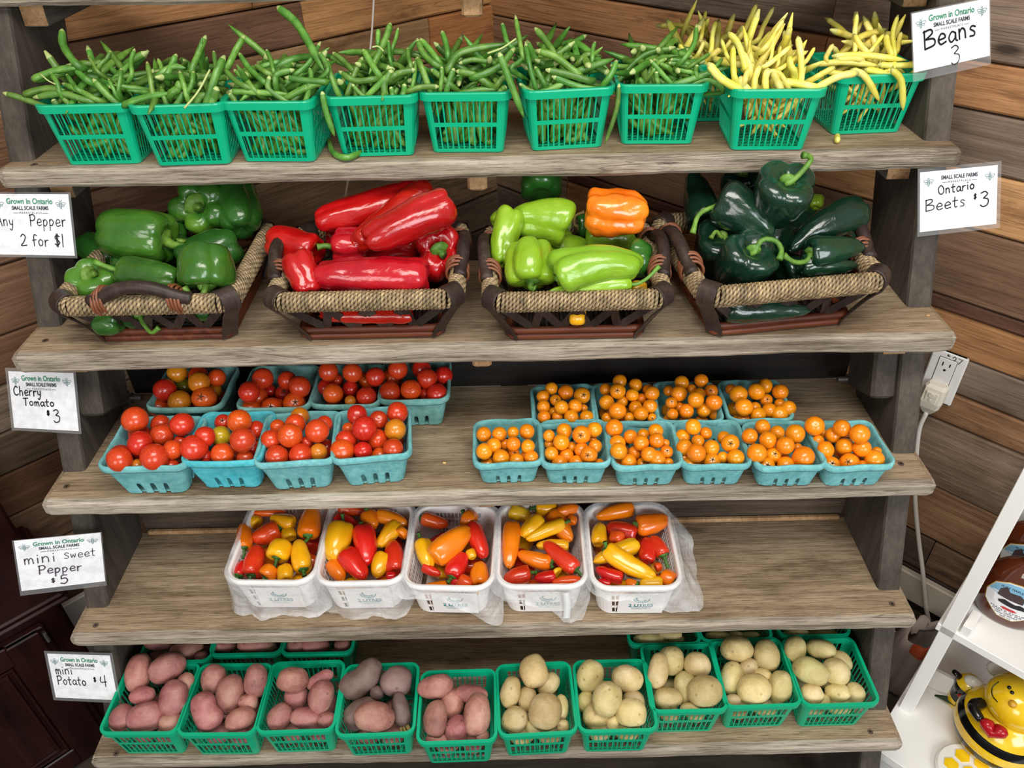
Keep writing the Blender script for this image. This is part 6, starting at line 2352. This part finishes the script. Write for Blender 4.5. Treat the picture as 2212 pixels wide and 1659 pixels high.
for b, fn, bn, s in MINIS:
    rows = [q.split() for q in s.split(';')]
    c = white_c[b]
    mids = [((float(q[0]) + float(q[2])) / 2, (float(q[1]) + float(q[3])) / 2) for q in rows]
    names = heap_places(mids)
    for n_, (q, nm) in enumerate(zip(rows, names)):
        x0, y0, x1, y1, w = [float(v) for v in q[:5]]
        mid = fn((x0 + x1) / 2, (y0 + y1) / 2)
        k = n_ / len(rows)
        zc = SZ[3] + .062 + .018 * k
        stem = False
        if q[6] == 'd':
            stem = [fn(float(q[7]), float(q[8])) + (.006,)] if len(q) > 8 else None
        ll = math.hypot(x1 - x0, y1 - y0)
        m0, m1 = fn(x0, y0), fn(x1, y1)
        pepper('mini_pepper', m0, m1, w * .25316, BELL if ll < w * 1.05 else MINI, 3, .10, 'mini_' + q[5], (c[1], zc, .22), f'{MW[q[5]]} mini pepper {nm}, {bn}', seed=200 + b * 31 + n_, group=f'mini peppers in the {bn}',
               stem=stem, stem_mat='stem_dark', res=(22, 30), bend=(.0, .35, -.3, .15)[(n_ * 7 + b) % 4] if ll > w * 1.3 else 0, dent=.07, lift=.004 + .004 * (n_ % 3), stem_r=.0042, fat=1.0)
    # the layer under the visible ones
    for q in range(6):
        mk = ('r', 'y', 'o', 'ro', 'y', 'r')[(q + b) % 6]
        V, F = pepper_mesh(.062, .019, MINI, 3, .1, .2, 900 + q + b * 9, (16, 22), .06)
        mb = MB()
        mb.add(V, F)
        o = mb.build('mini_pepper', M['mini_' + mk])
        o.matrix_world = frame_matrix((c[0] + ((q % 2) - .5) * .062, c[1] - .055 + (q // 2) * .055, SZ[3] + .030), (0, 0, 1), (math.sin(q), -math.cos(q), 0), (math.cos(q), math.sin(q), 0))
        tag(o, f'{MW[mk]} mini pepper low in the {bn}, mostly covered by others', 'pepper', f'mini peppers in the {bn}')

# ================================================================== beans
Z1, Z2, Z3 = (.33454, (0, 0)), (.33454, (700, 0)), (.36709, (1400, 0))
# three points and a width per bean; h = hangs down in front, x = stands out from the rest (own label)
BT = [
    (0, Z1, 'g', '480 440 540 500 575 525 48;400 540 520 590 640 650 42;430 480 470 540 520 590 38;680 400 600 410 530 408 38;570 360 600 410 640 470 28;715 330 690 380 640 430 30;220 510 380 450 500 440 45;160 610 300 570 420 580 42;700 510 730 570 760 630 30;785 440 775 520 770 600 34;330 470 370 540 400 620 40;215 630 400 605 600 660 45;870 315 845 400 850 490 32;600 510 680 600 780 690 48;340 640 370 680 390 705 48;410 630 440 670 450 705 40;540 640 535 680 530 705 38;20 600 160 640 330 700 42'),
    (1, Z1, 'g', '1040 560 1060 630 1090 690 40;1180 590 1160 650 1130 700 44;1020 380 1040 430 1060 500 34;1140 350 1110 420 1080 500 44;1020 490 1110 430 1200 440 40;1330 230 1280 350 1240 460 44;1580 230 1520 330 1470 430 44;1380 330 1390 400 1400 470 36;950 400 970 500 1000 650 40;1250 460 1240 540 1210 620 38;1160 460 1190 560 1230 680 42;1400 560 1380 630 1360 690 58;1450 360 1390 500 1330 690 58;1270 690 1290 630 1330 600 48;960 690 1010 700 1050 710 30;800 680 950 625 1110 600 45;1100 610 1150 570 1150 520 54'),
    (2, Z1, 'g', '2070 270 2000 400 1900 490 34;1690 430 1760 410 1810 390 34;1650 420 1690 450 1740 480 40;1720 320 1750 390 1770 470 34;1540 340 1610 440 1720 540 42;1510 450 1590 520 1660 600 42;1440 440 1520 520 1610 570 42;2000 440 2010 500 1990 570 38;1480 600 1510 640 1530 680 40;1480 590 1640 595 1870 610 40;1840 500 1980 520 2110 530 42;1900 450 1790 480 1780 540 42;1740 490 1740 580 1900 680 38;1850 630 1990 560 2130 520 45;2060 340 2100 400 2110 470 36;2000 520 1990 600 1970 680 36'),
    (3, Z2, 'g', '350 190 350 230 350 290 40;480 180 460 260 440 320 28;55 340 130 400 200 470 40;600 370 590 450 570 560 32;540 310 545 370 560 440 38;415 260 420 330 430 400 30;250 370 200 470 150 620 40;430 150 390 270 290 480 48;250 320 300 400 350 480 48;95 460 200 520 330 510 40;590 450 490 470 440 500 42;450 460 380 520 280 620 40;180 540 230 600 280 640 30;440 450 390 540 400 630 48;740 560 640 560 540 590 38;520 540 515 590 500 640 38;430 560 440 600 440 640 34;20 380 40 480 110 640 46'),
    (4, Z2, 'g', '760 200 790 290 800 370 44;620 250 690 330 740 400 44;600 250 650 360 740 430 48;690 450 760 500 830 560 42;850 460 960 480 1070 550 44;1180 480 1140 520 1110 560 40;870 410 970 385 1100 410 34;1230 310 1130 430 970 500 48;840 440 810 520 790 600 42;760 430 760 500 750 580 38;600 370 640 460 690 600 48;900 600 1010 580 1120 580 40;1180 560 1150 580 1130 610 44'),
    (5, Z2, 'g', '1150 150 1170 230 1200 300 40;1650 400 1700 350 1790 360 40;1750 270 1735 330 1730 400 34;1360 180 1430 260 1500 370 46;1310 350 1260 400 1210 450 36;1640 460 1750 420 1870 380 44;1360 430 1400 500 1430 560 40;1370 325 1500 370 1640 480 48;1890 390 1860 470 1810 540 46;1300 270 1330 440 1370 580 40;1430 450 1570 480 1720 520 46;1400 600 1480 570 1560 530 46;1470 490 1650 560 1880 600 44;1260 540 1320 580 1400 600 30'),
    (6, Z3, 'g', '30 350 80 380 120 400 30;120 370 180 380 280 410 28;110 345 60 370 30 420 26;130 350 190 360 240 380 28;180 410 220 420 260 430 26;370 310 310 350 250 390 26;440 340 400 390 350 430 28;10 350 80 430 150 510 30;290 380 280 420 290 470 30;50 420 50 460 60 500 30;150 500 300 450 490 390 42;230 510 350 470 440 540 34;285 145 270 260 200 360 36'),
    (7, Z3, 'y', '600 230 595 270 590 310 24;740 250 730 300 720 350 24;780 270 770 330 760 390 26;430 230 450 290 470 340 26;800 110 740 210 680 290 38;980 280 950 330 920 370 28;850 265 770 330 690 390 32;940 300 860 350 770 410 28;500 270 500 370 510 460 42;470 190 530 260 570 400 40;550 300 590 370 600 430 38;620 370 580 440 560 500 44;660 380 630 460 620 540 44;540 450 560 500 600 545 44;680 420 770 430 830 530 30;830 330 840 390 860 430 46;730 410 760 480 780 540 44;710 400 690 460 690 550 42;780 480 870 490 1000 520 46;1100 395 1030 430 980 460 36;350 370 440 470 600 550 48;880 215 900 340 900 540 44;1240 430 1120 450 980 520 46'),
    (8, Z3, 'y', '1230 70 1215 200 1215 310 34;1490 190 1475 250 1460 310 34;1390 200 1340 260 1300 310 28;1470 90 1440 200 1450 330 34;1400 200 1410 270 1430 330 42;1210 200 1250 270 1300 330 38;1090 260 1060 310 1050 360 34;1080 330 1280 325 1520 355 36;1350 380 1450 385 1590 380 34;1100 350 1200 345 1250 350 36;975 380 1150 365 1350 385 36;1270 410 1340 420 1420 450 40;1550 440 1580 410 1610 375 36;1380 430 1410 420 1440 400 30;1050 420 1100 430 1150 440 34'),
    (9, Z3, 'y', '640 20 590 130 540 220 36;740 40 680 150 640 240 34;340 60 325 150 310 230 28;400 120 380 200 370 300 34;180 260 210 300 250 340 30;330 240 310 290 280 340 30;430 290 400 310 370 340 40;520 200 480 250 450 290 30'),
]
HANG = [
    (3, Z1, 'g', '2080 590 2105 720 2160 880 40', 'green bean hanging between the third and fourth baskets'),
    (4, Z2, 'g', '1130 340 1190 500 1290 760 46', 'long green bean hanging over the right corner of the fifth basket'),
    (6, Z2, 'g', '1905 540 1890 700 1815 930 30', 'thin curved green bean hanging beside the sixth basket'),
    (8, Z3, 'y', '1190 410 1275 450 1360 595 40', 'yellow bean hanging down the front of its basket'),
    (8, Z3, 'y', '1430 405 1490 480 1500 650 40', 'yellow green bean hanging lowest on the rightmost basket'),
]
HERO = [
    (2, Z1, 'g', '1790 45 1925 165 2100 470 58', 'longest green bean, standing high above the third basket'),
    (0, Z1, 'g', '402 190 412 300 510 430 58', 'green bean with a hooked tip rising from the leftmost basket'),
    (4, Z2, 'g', '800 450 890 335 1200 280 52', 'fat green bean arching over the fifth basket'),
    (5, Z2, 'g', '1235 100 1262 250 1285 370 38', 'upright green bean with a stalk at the left of the sixth basket'),
]
BASK = ['leftmost basket', 'second basket', 'third basket', 'fourth basket', 'fifth basket', 'sixth basket', 'seventh basket', 'tall yellow basket', 'yellow basket under the sign', 'half hidden back basket']
GM, YM = [M['green_bean'], M['bean_tip']], [M['yellow_bean'], M['yellow_tip']]
rb_ = random.Random(21)


def trace(bk, z, kind, s, label=None, hang=False, near=0.0):
    x, y, yaw, yf = bean_baskets[bk]
    f = [float(v) for v in s.split()]
    k, (ox, oy) = z
    zr = SZ[0] + GH
    yfr = y - GW / 2
    pts = []
    for i in range(3):
        px, py = ox + k * f[2 * i], oy + k * f[2 * i + 1]
        if hang:
            P = on_y(px, py, yfr - .012 - .002 * i)
        else:
            P = on_slope(px, py, yfr + .012, zr + .004, .95)
            if P[1] > y + GW / 2 + .02: P = on_y(px, py, y + GW / 2 + .02)
        P = CAM + (P - CAM) * (1 - near / depth_of(P))
        if not hang and P[1] < yfr + .011:
            P = on_y(px, py, yfr + .011)
        pts.append(P)
    w = f[6] * k * depth_of(pts[1]) / FPX
    if not hang:
        e = 0 if f[1] > f[5] else 2          # the lower end goes on into the heap
        q = pts[e] - pts[1]
        ln = np.linalg.norm(q)
        ext = max(0.0, .10 - 2 * ln) * .7
        if ext > .004:
            nw = pts[e] + q / ln * ext * .45 + np.array([0, .030, -.25 * ext])
            nw[2] = max(nw[2], SZ[0] + .055)
            nw[1] = max(nw[1], y - GW / 2 + .032)
            nw[0] = min(max(nw[0], x - GW / 2 + .014), x + GW / 2 - .014)
            pts = [nw] + pts if e == 0 else pts + [nw]
    nm = 'green_bean' if kind == 'g' else 'yellow_bean'
    o = make_bean(pts, w, GM if kind == 'g' else YM, nm, seed=f[0])
    word = 'green' if kind == 'g' else 'yellow'
    tag(o, label or f'{word} bean on the heap in the {BASK[bk]}', 'bean', f'{word} beans on the heap in the {BASK[bk]}')
    return o


for bk, z, kind, s in BT:
    rows = s.split(';')
    for i, q in enumerate(rows):
        trace(bk, z, 'g' if (bk == 9 and False) else kind, q, near=.004 + .022 * i / len(rows))
for bk, z, kind, s, lb in HANG:
    trace(bk, z, kind, s, lb, hang=True)
for bk, z, kind, s, lb in HERO:
    trace(bk, z, kind, s, lb, near=.012)
# a bean curled on the shelf in front of the fourth basket, and a broken end under the last basket
lo = [on_z(.33454 * a + 700, .33454 * b, SZ[0] + .006) for a, b in ((30, 900), (60, 985), (150, 1018), (265, 968))]
tag(make_bean(lo, .0105, GM, 'green_bean', 20), 'curved green bean lying on the shelf before the fourth basket', 'bean')
lo = [on_z(1400 + .36709 * a, .36709 * b, SZ[0] + .006) for a, b in ((1112, 800), (1113, 815), (1114, 832))]
tag(make_bean(lo, .011, YM, 'yellow_bean', 10), 'broken yellow bean end on the shelf before the last basket', 'bean')

# heaps below the traced ones: shared shapes, one object per bean
BV = {}
for kind, mats in (('g', GM), ('y', YM)):
    for v in range(8):
        L = .100 + .006 * v
        b = (.012, -.008, .02, .005, -.016, .01, .028, -.02)[v]
        o = make_bean([(-L / 2, 0, 0), (-.01, b, .004 * (v % 3)), (L / 2, -b * .2, 0)], .0102 + .0005 * (v % 4), mats, 'bean', 12, v)
        BV[kind, v] = o.data
        bpy.data.objects.remove(o)


def heap_bean(bk, kind, P, rot, label, s=1.0):
    o = bpy.data.objects.new('green_bean' if kind == 'g' else 'yellow_bean', BV[kind, rb_.randrange(8)])
    COL.objects.link(o)
    o.location = P
    o.rotation_euler = rot
    o.scale = (s, s, s)
    word = 'green' if kind == 'g' else 'yellow'
    return tag(o, label, 'bean', f'{word} beans on the heap in the {BASK[bk]}')


for bk, (x, y, yaw, yf) in enumerate(bean_baskets):
    kind = 'g' if bk < 7 else 'y'
    word = 'green' if kind == 'g' else 'yellow'
    for i in range(25 if kind == 'g' else 18):
        a, b = rb_.uniform(-.040, .040), rb_.uniform(-.016, .050)
        dome = .045 * max(0, 1 - (a / .075) ** 2) * (.45 + .55 * (b + .04) / .09)
        zz = SZ[0] + GH - .008 + dome * rb_.uniform(.35, 1.0)
        tilt = rb_.gauss(0, .38)
        if bk >= 7 and rb_.random() < .45: tilt = rb_.uniform(.6, 1.25) * rb_.choice((-1, 1))
        heap_bean(bk, kind, (x + a, y + b, zz), (rb_.uniform(0, 6.28), tilt, rb_.uniform(0, 6.28)), f'{word} bean on the heap in the {BASK[bk]}')
# what shows through the slats
mb = MB()
for bk in range(7):
    x, y, yaw, yf = bean_baskets[bk]
    for i in range(52):
        k = rb_.random()
        hw = GB / 2 - .015 + k * .008
        L = rb_.uniform(.075, .11)
        a, b = rb_.uniform(-hw, hw), rb_.choice((-1, -1, 1, 0)) * hw * rb_.uniform(.7, 1) if i % 3 else rb_.uniform(-hw, hw)
        th = rb_.gauss(1.0, .4) * rb_.choice((-1, 1))
        az = rb_.choice((0, 0, math.pi, math.pi / 2)) + rb_.gauss(0, .25)
        z = SZ[0] + .014 + k * .062
        d = Vector((math.cos(az) * math.cos(th), math.sin(az) * math.cos(th), math.sin(th)))
        mid = Vector((x + a * .8, y + b * .9, z))
        pts = []
        for t_ in (-.5, -.2, .15, .5):
            p = mid + d * L * t_ + Vector((0, 0, .01 * (t_ * t_)))
            p.x = min(max(p.x, x - hw), x + hw)
            p.y = min(max(p.y, y - hw), y + hw)
            p.z = min(max(p.z, SZ[0] + .010), SZ[0] + GH + .004)
            pts.append(p)
        V, F = tube_geo(spline(pts, 9), [.0028, .0048, .0056, .0056, .0055, .0056, .0054, .0046, .0020], 7, True)
        mb.add(V, F)
tag(mb.build('green_beans', M['green_bean']), 'green beans packed inside the slatted baskets below the heaps', 'beans', kind='stuff')
for bk in (7, 8, 9):
    x, y, yaw, yf = bean_baskets[bk]
    for i in range(26):
        a, b = rb_.uniform(-.028, .028), rb_.choice((-1, -1, -1, 1)) * rb_.uniform(.012, .042) if i % 3 else rb_.uniform(-.03, .03)
        heap_bean(bk, 'y', (x + a, y + b, SZ[0] + .045 + rb_.random() * .03), (rb_.uniform(0, 6), rb_.gauss(1.1, .22) * rb_.choice((-1, 1)), rb_.gauss(0, .25)), f'yellow bean seen through the slats of the {BASK[bk]}', .62)

# thin stalks caught in the heaps
for i, (bk, z, s, lb) in enumerate(((1, Z1, '1190 700 1280 590 1355 450 13', 'thin pale stalk lying over the beans of the second basket'), (0, Z1, '262 478 310 520 360 545 9', 'thin yellow stalk on the beans of the leftmost basket'),
                                   (4, Z2, '1055 345 1150 310 1240 250 12', 'pale stalk clinging to the arching bean of the fifth basket'), (3, Z2, '310 305 350 300 385 330 10', 'thin curled stalk on the beans of the fourth basket'))):
    x, y, yaw, yf = bean_baskets[bk]
    f = [float(v) for v in s.split()]
    pts = [CAM + (P - CAM) * .972 for P in (on_slope(z[1][0] + z[0] * f[2 * j], z[1][1] + z[0] * f[2 * j + 1], y - GW / 2 + .012, SZ[0] + GH + .004, .95) for j in range(3))]
    mb = MB()
    mb.tube(spline(pts, 12), f[6] * z[0] * 1.25 / FPX / 2, 6)
    tag(mb.build('bean_stalk', M['bean_tip']), lb, 'stalk')

# small litter on the shelves
for px, py, i, r_, lb, mt in ((960, 1001, 2, .0035, 'tiny pale seed on the tomato shelf between the two box groups', 'scar'), (2004, 683, 1, .004, 'small pale chip on the pepper shelf near the right rail', 'cleat')):
    p = on_z(px, py, SZ[i])
    V, F = lump_mesh(r_, r_ * .6, r_ * .5, 3 + i, (8, 10))
    mb = MB()
    mb.add(V, F)
    o = mb.build('crumb', M[mt])
    o.location = (p[0], p[1], p[2] + r_ * .4)
    tag(o, lb, 'crumb')
bpy.context.view_layer.update()
